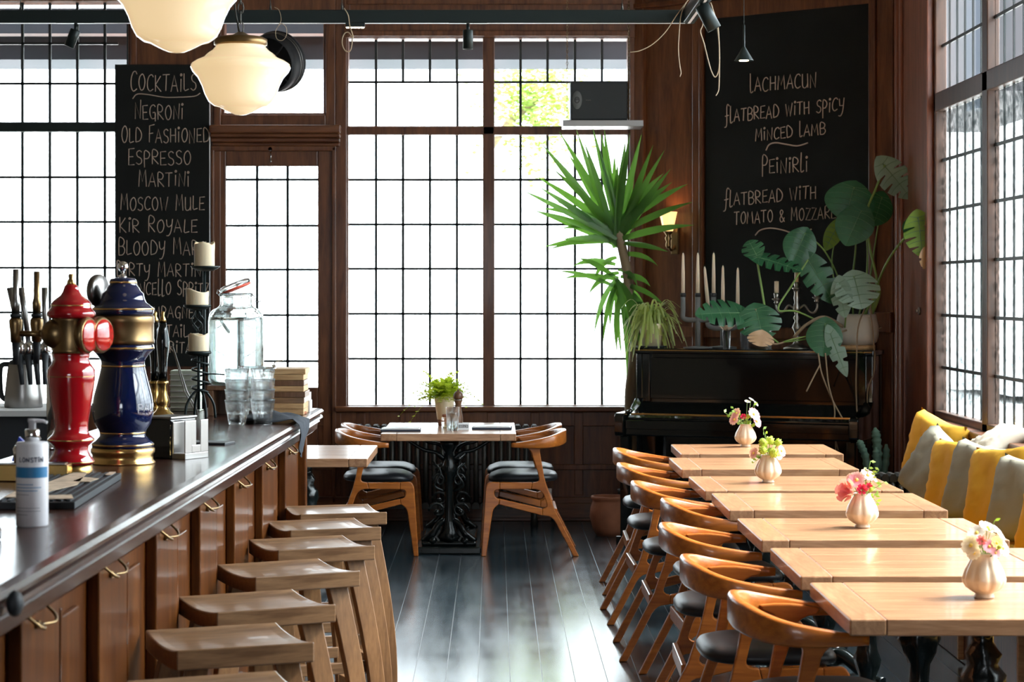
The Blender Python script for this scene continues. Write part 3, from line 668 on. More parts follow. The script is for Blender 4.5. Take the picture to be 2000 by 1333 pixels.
# ================================================================== PENDANT LAMPS, TRACKS, SPOTS
def schoolhouse(label, c, d, chain_top):
    t = thing('pendant_lamp', c, label, 'pendant lamp', 'opal glass pendant lamps over the bar'); k = d/.35
    prof = [(.085, .118), (.088, .108), (.1, .095), (.115, .085), (.13, .07), (.155, .06), (.172, .048), (.175, .036), (.168, .02), (.15, .0), (.135, -.03), (.125, -.06), (.112, -.085), (.092, -.1), (.075, -.104), (.06, -.112), (.04, -.122), (.02, -.13), (.002, -.132)]
    b = MB(); b.lathe([(r*k, z*k) for r, z in prof], n=48); b.build('glass_shade', 'opal_glass', t)
    b = MB(); b.lathe([(r*k, z*k) for r, z in ((.086, .112), (.093, .115), (.093, .135), (.08, .142), (.03, .15), (.012, .16))], n=40); b.build('fitter', 'old_brass', t)
    b = MB(); z = .16*k; i = 0
    while z < chain_top:
        a = (i % 2)*PI/2; b.tube([(.010*math.cos(q)*math.cos(a), .010*math.cos(q)*math.sin(a), z+.018+.022*math.sin(q)) for q in [j*PI/4 for j in range(8)]], .0025, 5, loop=True); z += .034; i += 1
    b.build('chain', 'wire', t)
    b = MB(); b.tube(spline([(0, 0, .15*k), (-.02, 0, .25), (-.035, .01, .5), (-.015, 0, .9), (0, 0, chain_top)], 6), .0035, 6); b.build('cord', 'wire', t)
    l = bpy.data.lights.new('bulb', 'POINT'); l.energy = 14; l.color = (1, .72, .42); l.shadow_soft_size = .1
    return t
c2 = P(470, 152, 7.5); schoolhouse('opal glass pendant lamp in front of the cocktail board, its whole shade in view', c2, .35, ZC-c2.z)
c1 = P(345, 12, 6.0); schoolhouse('nearer opal glass pendant lamp cut by the top edge of the photo', c1, .35, ZC-c1.z)
YT = 10.0
t = thing('track_rail', (0, YT, P(0, 33, YT).z), 'dark green lighting track running across the room below the ceiling', 'lighting track')
xe = P(1338, 33, YT).x
MB().box(-4, xe, -.025, .025, -.03, .03).build('rail', 'black_metal', t, .003)
MB().box(-4, xe, -.008, .008, -.0315, -.0295).build('slot', 'white_plastic', t)
MB().box(xe-.01, xe+.045, -7, .025, -.03, .03).build('side_rail', 'black_metal', t, .003)
MB().box(xe+.012, xe+.024, -7, .0, -.0315, -.0295).build('slot', 'white_plastic', t)
for px in (40, 528, 668, 1215):
    b = MB(); x = P(px, 0, YT).x; b.tube([(x, 0, .03), (x, 0, ZC-t.location.z)], .002, 6); b.cyl((x, 0, .03), (x, 0, .065), .007, .003); b.build('suspension_wire', 'wire', t)
def spot(label, px, py, tilt, rz=0, r=.026, h=.11, Y=YT, lit=False):
    p = P(px, py, Y); t = thing('spotlight', p, label, 'spotlight', 'small cylinder spotlights on the track')
    b = MB(); b.box(-.09, .09, -.018, .018, 0, .012); b.build('adapter', 'black_metal', t)
    b = MB(); b.cyl((0, 0, 0), (0, 0, -.04), .008); b.build('stem', 'black_metal', t)
    T = Matrix.Rotation(rz, 3, 'Z') @ Matrix.Rotation(tilt, 3, 'Y')
    b = MB(); b.lathe([(r*.9, .0), (r, -.004), (r, -h), (r*.85, -h), (r*.8, -h+.012), (.001, -h+.014)], (0, 0, -.03), 24, T=T); b.build('housing', 'black_metal', t)
    if lit: b = MB(); b.lathe([(r*.7, -h+.006), (r*.7, -h+.008), (.001, -h+.009)], (0, 0, -.03), 16, T=T); b.build('led', 'lamp_led', t)
    return t
spot('black cylinder spotlight tilted with its lamp lit, at the left end of the track', 148, 46, R(22), lit=True, h=.085, r=.024)
spot('black cylinder spotlight hanging straight down above the middle of the big window', 914, 46, 0, h=.09, r=.024)
p = P(1368, -8, 9.4); t = spot('black cylinder spotlight angled towards the room near the corner of the track', 1370, -4, R(-28), r=.032, h=.12, Y=9.3)
p = P(694, 44, YT); t = thing('linear_spotlight', p, 'short bar light with a row of lit diodes under the track', 'spotlight')
MB().box(-.045, .045, -.016, .016, -.022, 0).build('housing', 'black_metal', t)
b = MB()
for i in range(5): b.box(-.042+i*.0175, -.03+i*.0175, -.012, .012, -.026, -.02)
b.build('led', 'lamp_led', t)
def cable(name, label, pts, r=.0025, m='cable', closed=False):
    b = MB(); b.tube(spline(pts, 6), r, 6); o = b.build(name, m); return tag(o, label, 'cable')
def PP(l, Y): return [P(x, y, Y) for x, y in l]
cable('loose_cable', 'thin wire coiling from the track in front of the round fan', PP([(536, 14), (545, 20), (549, 38), (544, 50), (538, 62), (541, 76), (551, 79), (559, 70), (559, 54), (550, 46), (543, 52)], YT-.04), .0015)
cable('loose_cable', 'pale cable loop hanging at the left end of the lit bar light', PP([(672, 16), (680, 30), (683, 50), (690, 74), (680, 63), (671, 68), (668, 84), (674, 99), (683, 100), (687, 88), (688, 72)], YT-.04), .003)
cable('loose_cable', 'long thin wire sagging from the corner of the track to the window post', PP([(1345, -2), (1338, 8), (1320, 32), (1300, 62), (1275, 86), (1250, 99), (1231, 102)], YT-.1), .0025)
cable('loose_cable', 'wire hanging straight down in front of the bare wooden panel', PP([(1340, 5), (1330, 30), (1326, 70), (1325, 100), (1328, 130), (1330, 142), (1328, 150)], YT-.12), .0025)
cable('loose_cable', 'thick pale cable looping down from the corner spotlight over the menu board', PP([(1376, 30), (1372, 50), (1368, 62), (1375, 85), (1385, 125), (1392, 145), (1398, 150), (1404, 135), (1405, 100), (1402, 50), (1396, 30), (1388, 5)], YT-.2), .003)
cable('loose_cable', 'cable end hanging beside the pale loop on the menu board', PP([(1399, 40), (1404, 80), (1405, 130), (1404, 170), (1402, 180), (1398, 187)], YT-.2), .003)
c = P(1453, 104, 11.3); t = thing('pendant_lamp', c, 'tiny black cone pendant lamp hanging before the menu board', 'pendant lamp')
b = MB(); b.lathe([(.05, -.038), (.052, -.04), (.049, -.036), (.008, .032), (.006, .035), (.006, .15), (.002, .152)], n=32); b.build('cone_shade', 'black_metal', t)
b = MB(); b.lathe([(.025, -.041), (.025, -.034), (.001, -.033)], n=20); b.build('led', 'lamp_led', t)
b = MB(); b.tube([(0, 0, .15), (0, 0, ZC-c.z)], .002, 6); b.build('cord', 'black_metal', t)
# ================================================================== SPEAKER ON HANGING SHELF
ys = 14.8; a0 = P(1098, 243, ys); t = thing('hanging_shelf', a0, 'narrow grey shelf hung on chains in front of the window', 'shelf'); x1 = P(1254, 243, ys).x-a0.x
MB().box(0, x1, -.15, .15, -.025, .018).build('board', 'steel', t, .003)
for x in (.03, x1-.10):
    b = MB(); z = .02; i = 0
    while z < ZC-a0.z-.01:
        q = (i % 2)*PI/2; b.tube([(x+.006*math.cos(u)*math.cos(q), -.13+.006*math.cos(u)*math.sin(q), z+.01+.013*math.sin(u)) for u in [j*PI/3 for j in range(6)]], .002, 4, loop=True); z += .021; i += 1
    b.build('chain', 'old_brass', t)
p = P(1168, 236, ys); t = thing('loudspeaker', (p.x, ys, a0.z+.018), 'black loudspeaker lying on the hanging shelf by the window', 'loudspeaker')
MB().box(-.196, .2, -.12, .14, 0, .272).build('cabinet', 'speaker_face', t, .012)
b = MB(); b.lathe([(.045, 0), (.045, .003), (.001, .003)], n=32, T=Matrix.Rotation(PI/2, 3, 'X') @ Matrix.Diagonal((.75, 1.4, 1))); b.build('badge', 'concrete_grey', t, loc=(-.15, -.119, .14))
b = MB(); b.tube([(.02*math.cos(a)*.75, 0, .02*math.sin(a)) for a in [i*PI/8 for i in range(16)]], .003, 5, loop=True); b.tube([(.008*math.cos(a), 0, .008*math.sin(a)) for a in [i*PI/8 for i in range(10)]], .003, 5)
b.build('logo_ring', 'ink', t, loc=(-.15, -.1225, .14))
MB().box(-.09, -.055, -.1225, -.12, .136, .141).build('logo_strip', 'chrome', t)
# round black fan on the fanlight
c = P(536, 122, 14.95); t = thing('ventilator_fan', c, 'round black ventilator fan mounted on the glass above the door', 'fan')
T = Matrix.Rotation(R(-22), 3, 'Z') @ Matrix.Rotation(R(14), 3, 'X') @ Matrix.Rotation(PI/2, 3, 'X')
b = MB(); b.lathe([(.185, .10), (.2, .09), (.205, .06), (.205, -.03), (.215, -.04), (.215, -.06), (.2, -.07), (.19, -.06)], n=48, T=T, caps=False); b.lathe([(.19, -.05), (.001, -.05)], n=32, T=T, caps=False); b.build('rim', 'rubber', t)
b = MB()
for z in (.0, .03, .06): b.tube([T @ Vector((.2065*math.cos(a), .2065*math.sin(a), -z)) for a in [i*PI/24 for i in range(48)]], .004, 5, loop=True)
b.build('rim_ring', 'steel', t)
for k in range(8):
    a = k*PI/4; b = MB(); b.tube([T @ Vector((.03*math.cos(a), .03*math.sin(a), .075)), T @ Vector((.19*math.cos(a), .19*math.sin(a), .08))], .006, 5); b.build('spoke', 'rubber', t)
b = MB(); b.lathe([(.045, .05), (.045, .095), (.03, .105), (.001, .107)], n=24, T=T); b.build('hub', 'rubber', t)
# ================================================================== CHALK LETTERING
GL = {'A': (.62, [[(0, 0), (.3, 1), (.6, 0)], [(.1, .36), (.52, .36)]]), 'B': (.55, [[(.05, 0), (.03, 1), (.35, .98), (.48, .78), (.36, .55), (.06, .52), (.4, .5), (.55, .27), (.38, .02), (.05, 0)]]),
 'C': (.55, [[(.55, .85), (.42, .99), (.2, .93), (.04, .6), (.06, .2), (.26, .0), (.55, .12)]]), 'D': (.6, [[(.05, 0), (.05, 1), (.35, .92), (.58, .55), (.45, .12), (.05, 0)]]),
 'E': (.5, [[(.5, 1), (.05, .97), (.05, .02), (.52, .04)], [(.05, .5), (.42, .52)]]), 'F': (.5, [[(.05, 0), (.05, .98), (.52, 1.05)], [(-.02, .5), (.4, .55)]]),
 'G': (.58, [[(.55, .86), (.38, 1), (.12, .85), (.03, .45), (.2, .05), (.5, .1), (.52, .45), (.3, .45)], [(.52, .45), (.52, -.15)]]), 'H': (.58, [[(.05, 1), (.05, 0)], [(.52, 1), (.52, 0)], [(.05, .5), (.55, .52)]]),
 'I': (.22, [[(.1, .78), (.1, 0)], [(.03, 1.02), (.1, 1.1), (.18, 1.03), (.1, .96), (.03, 1.02)]]), 'K': (.55, [[(.05, 1), (.05, 0)], [(.5, .95), (.06, .42), (.55, 0)]]),
 'L': (.45, [[(.06, 1.05), (.04, .1), (.12, .0), (.45, .1)]]), 'M': (.72, [[(.04, 0), (.1, 1), (.34, .3), (.58, 1), (.68, 0)]]), 'N': (.58, [[(.05, 0), (.05, .95), (.5, .02), (.54, 1.1)]]),
 'O': (.6, [[(.32, 1), (.1, .82), (.04, .4), (.22, .02), (.46, .12), (.56, .55), (.45, .9), (.32, 1), (.2, .93)]]), 'P': (.5, [[(.06, -.15), (.06, 1), (.36, .97), (.48, .75), (.34, .5), (.06, .48)]]),
 'R': (.55, [[(.06, 0), (.04, 1), (.36, .98), (.48, .76), (.34, .54), (.06, .5), (.55, 0)]]), 'S': (.5, [[(.48, .88), (.3, 1), (.08, .85), (.14, .58), (.42, .42), (.46, .15), (.25, 0), (.02, .12)]]),
 'T': (.58, [[(-.02, .98), (.58, 1)], [(.29, .98), (.27, 0)]]), 'U': (.58, [[(.05, 1), (.05, .2), (.2, 0), (.42, .08), (.52, .3)], [(.52, 1), (.54, 0)]]), 'W': (.75, [[(.02, 1), (.2, 0), (.36, .85), (.52, 0), (.72, 1.05)]]),
 'Y': (.52, [[(.04, .95), (.08, .5), (.26, .38), (.46, .55)], [(.52, 1), (.42, .1), (.25, -.28), (.05, -.3)]]), 'Z': (.52, [[(.02, 1), (.5, .98), (.02, .04), (.54, .02)]]), '&': (.6, [[(.58, 0), (.12, .72), (.24, 1), (.42, .8), (.08, .3), (.2, 0), (.42, .08), (.56, .36)]]),
 'l': (.3, [[(.06, 1.35), (.04, .1), (.14, -.05), (.3, .06)]]), 'f': (.42, [[(.5, 1.3), (.34, 1.45), (.22, 1.2), (.2, 0), (.12, -.35), (-.05, -.4)], [(.02, .5), (.42, .56)]]), ' ': (.42, []), 'p': (.5, [[(.06, -.45), (.06, .9), (.32, .9), (.46, .66), (.32, .36), (.06, .34)]]), 'y': (.52, [[(.04, .95), (.1, .4), (.42, .4)], [(.52, 1), (.42, 0), (.2, -.4), (.0, -.36)]]),
 'V': (.55, [[(.02, 1), (.27, 0), (.52, 1.03)]]), "'": (.2, [[(.1, 1), (.05, .75)]])}
rl = random.Random(11)
def lettering(mb, text, p0, p1, h, up=Vector((0, 0, 1)), r=.0032, big=1.22):
    tot = sum(GL[c][0]+.14 for c in text)-.14; ux = (p1-p0)/tot; first = True
    x = 0
    for c in text:
        w_, st = GL[c]; k = big if (first and c.isupper()) else 1.0; dy = rl.uniform(-.05, .05); sl = rl.uniform(-.03, .05)
        for s in st:
            pts = [p0+ux*(x+a+sl*d_)+up*h*(d_*k+dy) for a, d_ in s]
            closed = len(pts) > 3; mb.tube(spline(pts, 3) if closed and c not in 'AEFHKLMNTWZ' else pts, r, 4)
        x += w_+.14; first = c == ' '
    return mb
def line(t, s, p0, p1, h, **kw):
    wid = lambda q: sum(GL[c][0]+.14 for c in q); tot = wid(s)-.14; x = 0
    for wd in s.split(' '):
        n = wid(wd); b = MB(); lettering(b, wd, p0+(p1-p0)*x/tot, p0+(p1-p0)*(x+n-.14)/tot, h, **kw); b.build('chalk_writing', 'chalk', t); x += n+GL[' '][0]+.14
# cocktail board
yb = 15.058
def wb(px, py): return P(px, py, yb-.014)
t = thing('chalkboard', P(317.5, 716, yb), 'tall narrow chalkboard listing cocktails between window and door', 'chalkboard'); o0 = Vector(t.location)
hx, hz = (410-225)/2*yb/F, (724-126)*yb/F
MB().box(-hx, hx, -.01, .012, 0, hz-.03).build('board', 'chalkboard', t)
MB().box(hx-.003, hx+.003, -.012, .014, 0, hz-.03).build('edge_strip', 'white_plastic', t)
lines = [('COCKTAILS', 255, 383, 178, 32), ('NEGRONI', 263, 358, 233, 28), ('OLD FASHIONED', 237, 409, 279, 27), ('ESPRESSO', 250, 373, 322, 27), ('MARTINI', 270, 370, 364, 27), ('MOSCOW MULE', 235, 399, 411, 26), ('KIR ROYALE', 233, 385, 454, 25), ('BLOODY MARY', 231, 402, 498, 27),
         ('DIRTY MARTINI', 228, 400, 540, 24), ('LIMONCEllO SPRITZ', 228, 408, 577, 24), ('CHAMPAGNE', 258, 378, 622, 23), ('COCKTAIL', 272, 367, 659, 23), ('MARGARITA', 262, 374, 690, 21)]
for s, x0, x1, y, h in lines:
    line(t, s, wb(x0, y)-o0, wb(x1, y)-o0, h*yb/F)
b = MB(); b.tube(spline([wb(x, y)-o0 for x, y in ((259, 193), (268, 184), (290, 185), (320, 190), (350, 190), (380, 188), (391, 182))], 4), .0035, 4); b.build('chalk_writing', 'chalk', t)
# food board on the corner wall
off = .035; lo = D(1378, 640, off)
t = thing('chalkboard', (lo.x, lo.y, dz(1540, 640, off)), 'large chalkboard with the flatbread menu on the corner wall above the piano', 'chalkboard'); o0 = Vector(t.location)
TL_ = Matrix(((U.x, N.x, 0, 0), (U.y, N.y, 0, 0), (0, 0, 1, 0), (0, 0, 0, 1))); wl = (D(1703, 600, off)-D(1378, 600, off)).dot(U)
MB().box(0, wl, -.03, 0, 0, 3.95-o0.z, TL_).build('board', 'chalkboard', t)
def db(px, py): return D(px, py, off+.002)-o0
for s, x0, y0, x1, y1, h, big in (('lACHMACUN', 1465, 180, 1594, 170, 27, 1), ('flATBREAD WITH SpICy', 1416, 240, 1648, 216, 24, 1), ('MINCED lAMB', 1475, 276, 1612, 262, 22, 1.1), ('PEINIRlI', 1488, 341, 1578, 335, 27, 1.3),
                                 ('flATBREAD WITH', 1414, 404, 1594, 388, 24, 1), ('TOMATO & MOZZARELLA', 1434, 439, 1668, 424, 23, 1.1)):
    q0, q1 = db(x0, y0), db(x1, y1); k = (q0.y+o0.y)/F; line(t, s, q0, q1, h*k, r=.0036, big=big)
for l in (((1496, 294), (1502, 283), (1515, 279), (1535, 282), (1555, 285), (1570, 282), (1578, 279)), ((1475, 460), (1485, 450), (1505, 446), (1530, 450), (1550, 456), (1570, 454), (1585, 448))):
    b = MB(); b.tube(spline([db(*q) for q in l], 4), .005, 4); b.build('chalk_writing', 'chalk', t)
# wall sconce
c = D(1305, 452, .10); t = thing('wall_sconce', c, 'lit wall sconce with amber glass cup on the corner panel', 'wall lamp')
k = c.y/F
b = MB(); b.lathe([(9*k, 0), (10*k, 2*k), (17*k, 38*k), (16*k, 38*k), (9*k, 3*k), (.001, 2.5*k)], n=32, fr=lambda a, z: 1+(.05*math.cos(8*a) if z > .05 else 0)); b.build('glass_cup', 'sconce_glass', t)
b = MB(); b.lathe([(.012, -.12), (.02, -.1), (.014, -.07), (.024, -.05), (.014, -.03), (.03, -.01), (.034, 0)], n=24); b.tube(spline([(0, 0, -.1), (-N.x*.04, -N.y*.04, -.13), (-N.x*.1, -N.y*.1, -.08)], 5), .01, 8); b.build('bracket', 'old_brass', t)
b = MB(); q = Vector((-N.x*.085, -N.y*.085, -.06)); b.box(-.03, .03, -.012, .012, -.1, .1, Matrix.Translation(q) @ TL_); b.build('backplate', 'old_brass', t, .006)
l = bpy.data.lights.new('sconce_bulb', 'POINT'); l.energy = 1.0; l.color = (1, .62, .3); l.shadow_soft_size = .03; lo_ = lk(bpy.data.objects.new('sconce_bulb', l)); lo_.location = c+Vector((0, 0, .085))
# ================================================================== THINGS ON THE BAR
def lathe_px(mb, prof, k, ybase, n=40, cx=0, T=None, **kw): return mb.lathe([(max(r, .05)*k, (ybase-y)*k) for r, y in prof], (cx, 0, 0), n, T=T, **kw)
def letters_map(mb, text, f, r=.0015, big=1.0):
    tot = sum(GL[c][0]+.14 for c in text)-.14; x = 0
    for c in text:
        for s in GL[c][1]:
            pts = []
            for (a0, b0), (a1, b1) in zip(s[:-1], s[1:]):
                for q in range(4): pts.append(f((x+a0+(a1-a0)*q/4)/tot, b0+(b1-b0)*q/4))
            pts.append(f((x+s[-1][0])/tot, s[-1][1])); mb.tube(pts, r, 4)
        x += GL[c][0]+.14
    return mb
# ---- blue porcelain beer tower
p = BT(240, 906); k = p.y/F; yb_ = 906
t = thing('beer_tower', p, 'big blue and gold porcelain beer tower with ball finial', 'beer tower')
b = MB(); lathe_px(b, [(3, 541), (24, 545), (26, 549), (26, 556), (31, 562), (34, 568), (40, 574), (42, 584), (45, 591), (53, 597), (60, 603), (60, 611), (56, 617)], k, yb_); b.build('cap', 'blue_enamel', t)
b = MB(); lathe_px(b, [(58, 616), (61, 619), (61, 630), (60, 632), (60, 662), (61, 664), (61, 670), (58, 673)], k, yb_); b.build('brass_band', 'old_brass', t)
b = MB(); lathe_px(b, [(58, 673), (60, 675), (60, 682), (57, 686), (50, 694), (44, 702), (42, 707), (42, 716), (45, 730), (50, 750), (56, 772), (59, 790), (59, 808), (55, 826), (47, 840), (44, 846), (45, 852), (53, 860), (60, 866), (60, 874)], k, yb_); b.build('body', 'blue_enamel', t)
b = MB(); lathe_px(b, [(58, 873), (62, 876), (62, 884), (59, 888), (59, 898), (63, 902), (63, 906)], k, yb_); b.build('base', 'gold', t)
for r, y in ((26.6, 552), (60.5, 604), (60.5, 680), (42.6, 715), (44.8, 845), (60.4, 868)):
    b = MB(); lathe_px(b, [(r-.5, y-2), (r+.35, y-1), (r+.35, y+1), (r-.5, y+2)], k, yb_, caps=False); b.build('gold_ring', 'gold', t)
b = MB(); b.ball((0, 0, (yb_-521)*k), 10.5*k, 16); lathe_px(b, [(9, 545), (7, 540), (3.5, 536), (3, 528)], k, yb_, 16); b.build('finial', 'chrome', t)
def tw(r0, y0, h):
    def f(a0, a1):
        def g(u, v): a = a0+(a1-a0)*u; r = r0*k; return Vector((math.cos(a)*r, math.sin(a)*r, (yb_-y0+v*h)*k))
        return g
    return f
b = MB(); letters_map(b, 'PAU', tw(59.2, 803, 15)(R(-52), R(-8)), .0013); b.build('gilt_lettering', 'white_gold', t)
b = MB(); letters_map(b, 'ER', tw(59.2, 803, 15)(R(-175), R(-147)), .0013); b.build('gilt_lettering', 'white_gold', t)
b = MB(); T = Matrix.Rotation(R(68), 3, 'Z') @ Matrix.Rotation(PI/2, 3, 'X'); b.lathe([(.001, .012), (30*k, .012), (32*k, .006), (32*k, -.006), (30*k, -.012), (.001, -.012)], n=32, T=T); b.build('badge', 'steel', t, loc=(-52*k, .03, (yb_-568)*k))
b = MB(); b.tube([(-52*k, .03, (yb_-600)*k), (-50*k, .03, (yb_-640)*k), (-40*k, .02, (yb_-650)*k)], .008, 8); b.build('badge_stem', 'old_brass', t)
# ---- red beer tower
p = BT(139, 934); k = p.y/F; yb_ = 934
t = thing('beer_tower', p, 'red enamel beer tower with brass tap arm and red badges', 'beer tower')
b = MB(); lathe_px(b, [(10, 556), (13, 559), (14, 563), (17, 571), (22, 578), (33, 586), (39, 593), (39, 601), (43, 606), (47, 611), (47, 616), (42, 622)], k, yb_); b.build('cap', 'red_enamel', t)
b = MB(); lathe_px(b, [(4, 535), (6, 539), (5, 545), (8, 549), (8, 552), (10, 557)], k, yb_, 20); b.build('finial', 'brass', t)
b = MB(); lathe_px(b, [(38, 621), (36, 626), (34, 660), (36, 684), (38, 690)], k, yb_); b.ball((-27*k, -.012, (yb_-652)*k), 30*k, 24); b.cyl((-50*k, -.015, (yb_-652)*k), (-100*k, -.015, (yb_-652)*k), 6*k); b.cyl((-52*k, -.015, (yb_-652)*k), (-60*k, -.015, (yb_-652)*k), 9*k, 7*k)
b.build('brass_junction', 'old_brass', t)
b = MB(); lathe_px(b, [(36, 688), (36, 696), (34, 702), (38, 711), (46, 722), (47, 733), (45, 750), (40, 785), (34, 820), (32.5, 832), (33, 843), (37, 850), (45, 857), (45, 861), (40, 866), (33.5, 872), (33, 880), (37, 890), (45, 900), (44, 906)], k, yb_); b.build('body', 'red_enamel', t)
b = MB(); lathe_px(b, [(41, 905), (41, 934)], k, yb_); b.build('base', 'brass', t)
for r, y in ((46.5, 735), (45.3, 859), (45, 902), (39.3, 597)):
    b = MB(); lathe_px(b, [(r-.4, y-1.3), (r+.3, y-.7), (r+.3, y+.7), (r-.4, y+1.3)], k, yb_, caps=False); b.build('gold_ring', 'gold', t)
for dx, dy, rz_ in ((29, -.03, 72), (49, .03, 66)):
    T = Matrix.Rotation(R(rz_), 3, 'Z') @ Matrix.Rotation(PI/2, 3, 'X')
    b = MB(); b.lathe([(.001, .02), (33*k, .02), (36*k, .012), (36*k, .0), (20*k, -.02), (.001, -.02)], n=32, T=T); o = b.build('badge', 'old_brass', t, loc=(dx*k, dy, (yb_-655)*k))
    b = MB(); b.lathe([(.001, .026), (29*k, .024), (32*k, .018), (32*k, .01)], n=32, T=T); b.build('badge_face', 'red_badge', o)
for i, (dx, dy, top) in enumerate(((-106, -.015, 526), (-76, .06, 530))):
    b = MB(); x = dx*k
    b.lathe([(6*k, 0), (6.5*k, (590-top)*k-.06), (5.5*k, (588-top)*k-.055), (6*k, (588-top)*k)][::1] if 0 else [(8*k, (yb_-613)*k), (9*k, (yb_-592)*k), (7*k, (yb_-585)*k), (6*k, (yb_-580)*k), (6*k, (yb_-top)*k)], (x, dy, 0), 20); b.build('tap_handle', 'steel' if i == 0 else 'old_brass', t)
    b = MB(); b.lathe([(10*k, (yb_-669)*k), (11*k, (yb_-648)*k), (13*k, (yb_-635)*k), (13*k, (yb_-626)*k), (9*k, (yb_-620)*k)], (x, dy, 0), 24); b.build('tap_body', 'old_brass', t)
    b = MB(); b.lathe([(11*k, (yb_-620)*k), (11*k, (yb_-613)*k)], (x, dy, 0), 24); b.build('tap_collar', 'rubber', t)
    b = MB(); b.lathe([(5*k, (yb_-712)*k), (8*k, (yb_-669)*k)], (x, dy, 0), 20); b.build('nozzle', 'rubber', t)
b = MB(); b.tube(spline([(-60*k, -.01, (yb_-652)*k), (-70*k, .04, (yb_-652)*k), (-76*k, .06, (yb_-650)*k)], 4), 5*k, 8); b.build('tap_arm', 'old_brass', t)
# ---- chrome tap font behind
p = P(105, 0, 7.3); p.z = 1.08; k = 7.3/F; yb_ = 570+(H-1.08)/k
t = thing('tap_font', p, 'chrome draught font with slanted steel handles behind the red tower', 'beer tower')
b = MB(); b.cyl((0, 0, 0), (0, 0, (yb_-690)*k), .025); b.cyl((0, 0, 0), (0, 0, .015), .06); b.build('column', 'chrome', t)
b = MB(); b.cyl((.01, 0, (yb_-690)*k), (-68*k, 0, (yb_-690)*k), 14*k); b.build('cross_bar', 'chrome', t)
for i, (x, tx, nx) in enumerate(((-62, -80, -54), (-45, -58, -38), (-30, -27, -23), (-12, -12, -10))):
    b = MB(); zc = (yb_-675)*k; b.tube([(x*k, -.03, zc), (x*k+(tx-x)*.4*k, -.045, zc+60*k), (tx*k, -.05, zc+113*k)], [5*k, 5.5*k, 6*k], 12); b.build('tap_handle', 'steel', t)
    b = MB(); b.ball((x*k, -.03, zc-6*k), 11*k, 14, (1, 1, 1.5)); b.cyl((x*k, -.03, zc-10*k), (x*k, .0, zc-14*k), 7*k); b.build('tap_body', 'chrome', t)
    b = MB(); b.tube([(x*k, -.04, zc-18*k), (nx*k, -.06, zc-75*k)], [7*k, 4*k], 12); b.build('nozzle', 'rubber', t)
# ---- hand pumps
for px, yb2, l in ((318, 812, 'black beer pump handle with brass foot beside the black candle stand'), (303, 814.01, 'black beer pump handle half hidden behind the blue tower')):
    yp = 9.2 if px > 310 else 9.31; p = P(px, 0, yp); p.z = 1.08; k = yp/F; yb_ = 570+(H-1.08)/k
    t = thing('pump_handle', p, l, 'beer pump')
    b = MB(); lathe_px(b, [(2, 608), (4, 612), (3, 617), (6, 624), (7, 630)], k, yb_, 20); b.build('finial', 'brass', t)
    b = MB(); lathe_px(b, [(6, 629), (9, 645), (12.5, 665), (12, 680), (9, 705), (8, 725), (9, 745)], k, yb_, 24); b.build('handle', 'piano_black', t)
    b = MB(); lathe_px(b, [(11, 744), (11, 750), (8, 754), (9, 770), (13, 782), (12, 790), (9, 795), (14, 803), (23, 811), (24, yb_)], k, yb_, 24); b.build('foot', 'brass', t)
# ---- napkin and menu caddy
p = BT(345, 895); t = thing('napkin_holder', p, 'black and chrome napkin holder beside the blue tower', 'napkin holder', rz=R(-30))
MB().box(-.085, .02, -.055, .075, 0, .128).build('box', 'piano_black', t, .004)
MB().box(-.088, .024, -.058, .078, .128, .136).build('lid', 'steel', t, .003)
MB().box(.02, .026, -.05, .07, 0, .12).box(.02, .075, -.05, .07, 0, .02).build('cradle', 'steel', t, .002)
b = MB(); b.box(.07, .075, -.05, -.015, .02, .125).box(.07, .075, .03, .07, .02, .125).box(.07, .075, -.015, .03, .02, .045); b.build('front_clip', 'steel', t, .002)
p = BT(418, 868); t = thing('menu_card', p, 'thin dark card lying flat on the bar behind the napkin holder', 'card', rz=R(-14))
MB().box(-.10, .06, -.05, .05, 0, .006).build('back_sheet', 'rubber', t); MB().box(-.1, .06, -.048, .048, .006, .009).build('front_sheet', 'concrete_grey', t)
# ---- spiral candle stand with three pillar candles
p = P(394, 0, 9.0); p.z = 1.08; k = 9.0/F; yb_ = 570+(H-1.08)/k; cx = 394
def q(x, y, dy=0): return Vector(((x-cx)*k, dy, (yb_-y)*k))
t = thing('candle_stand', p, 'tall black iron spiral candle stand with three trays at the bar', 'candle holder')
b = MB(); b.tube([q(398, 526, .02), q(398, 640, .02), q(396, 800, .02)], 3*k, 8); b.build('upright', 'black_metal', t)
b = MB(); b.tube([q(388, 690), q(388, 800)], 3*k, 8); b.build('upright', 'black_metal', t)
b = MB(); b.tube([q(386, 600, -.01), q(386, 606, -.01)], 3*k, 8)
for j in range(4): b.tube([q(386+12*math.sin(u*PI)*math.cos(j*PI/2+u*4), 606+44*u, 12*k*math.sin(u*PI)*math.sin(j*PI/2+u*4)) for u in [i/10 for i in range(11)]], 1.6*k, 6)
b.build('twisted_cage', 'black_metal', t)
b = MB(); b.tube([q(391+16*math.cos(u), 694+u*72/25, 16*k*math.sin(u)) for u in [i*25/70 for i in range(71)]], 1.8*k, 6); b.build('spiral', 'black_metal', t)
for a in range(4):
    c, s = math.cos(a*PI/2+.5), math.sin(a*PI/2+.5)
    b = MB(); b.tube(spline([q(391, 762)+Vector((.005*c, .005*s, 0)), q(391, 768)+Vector((.03*c, .03*s, 0)), q(391, 790)+Vector((.06*c, .06*s, 0)), q(391, yb_-2)+Vector((.068*c, .068*s, 0))], 5), 2.6*k, 6); b.build('leg', 'black_metal', t)
b = MB(); b.tube(spline([q(400, 731), q(425, 731, -.01), q(440, 732, -.02)], 4), 1.5*k, 6); b.build('hook_arm', 'black_metal', t)
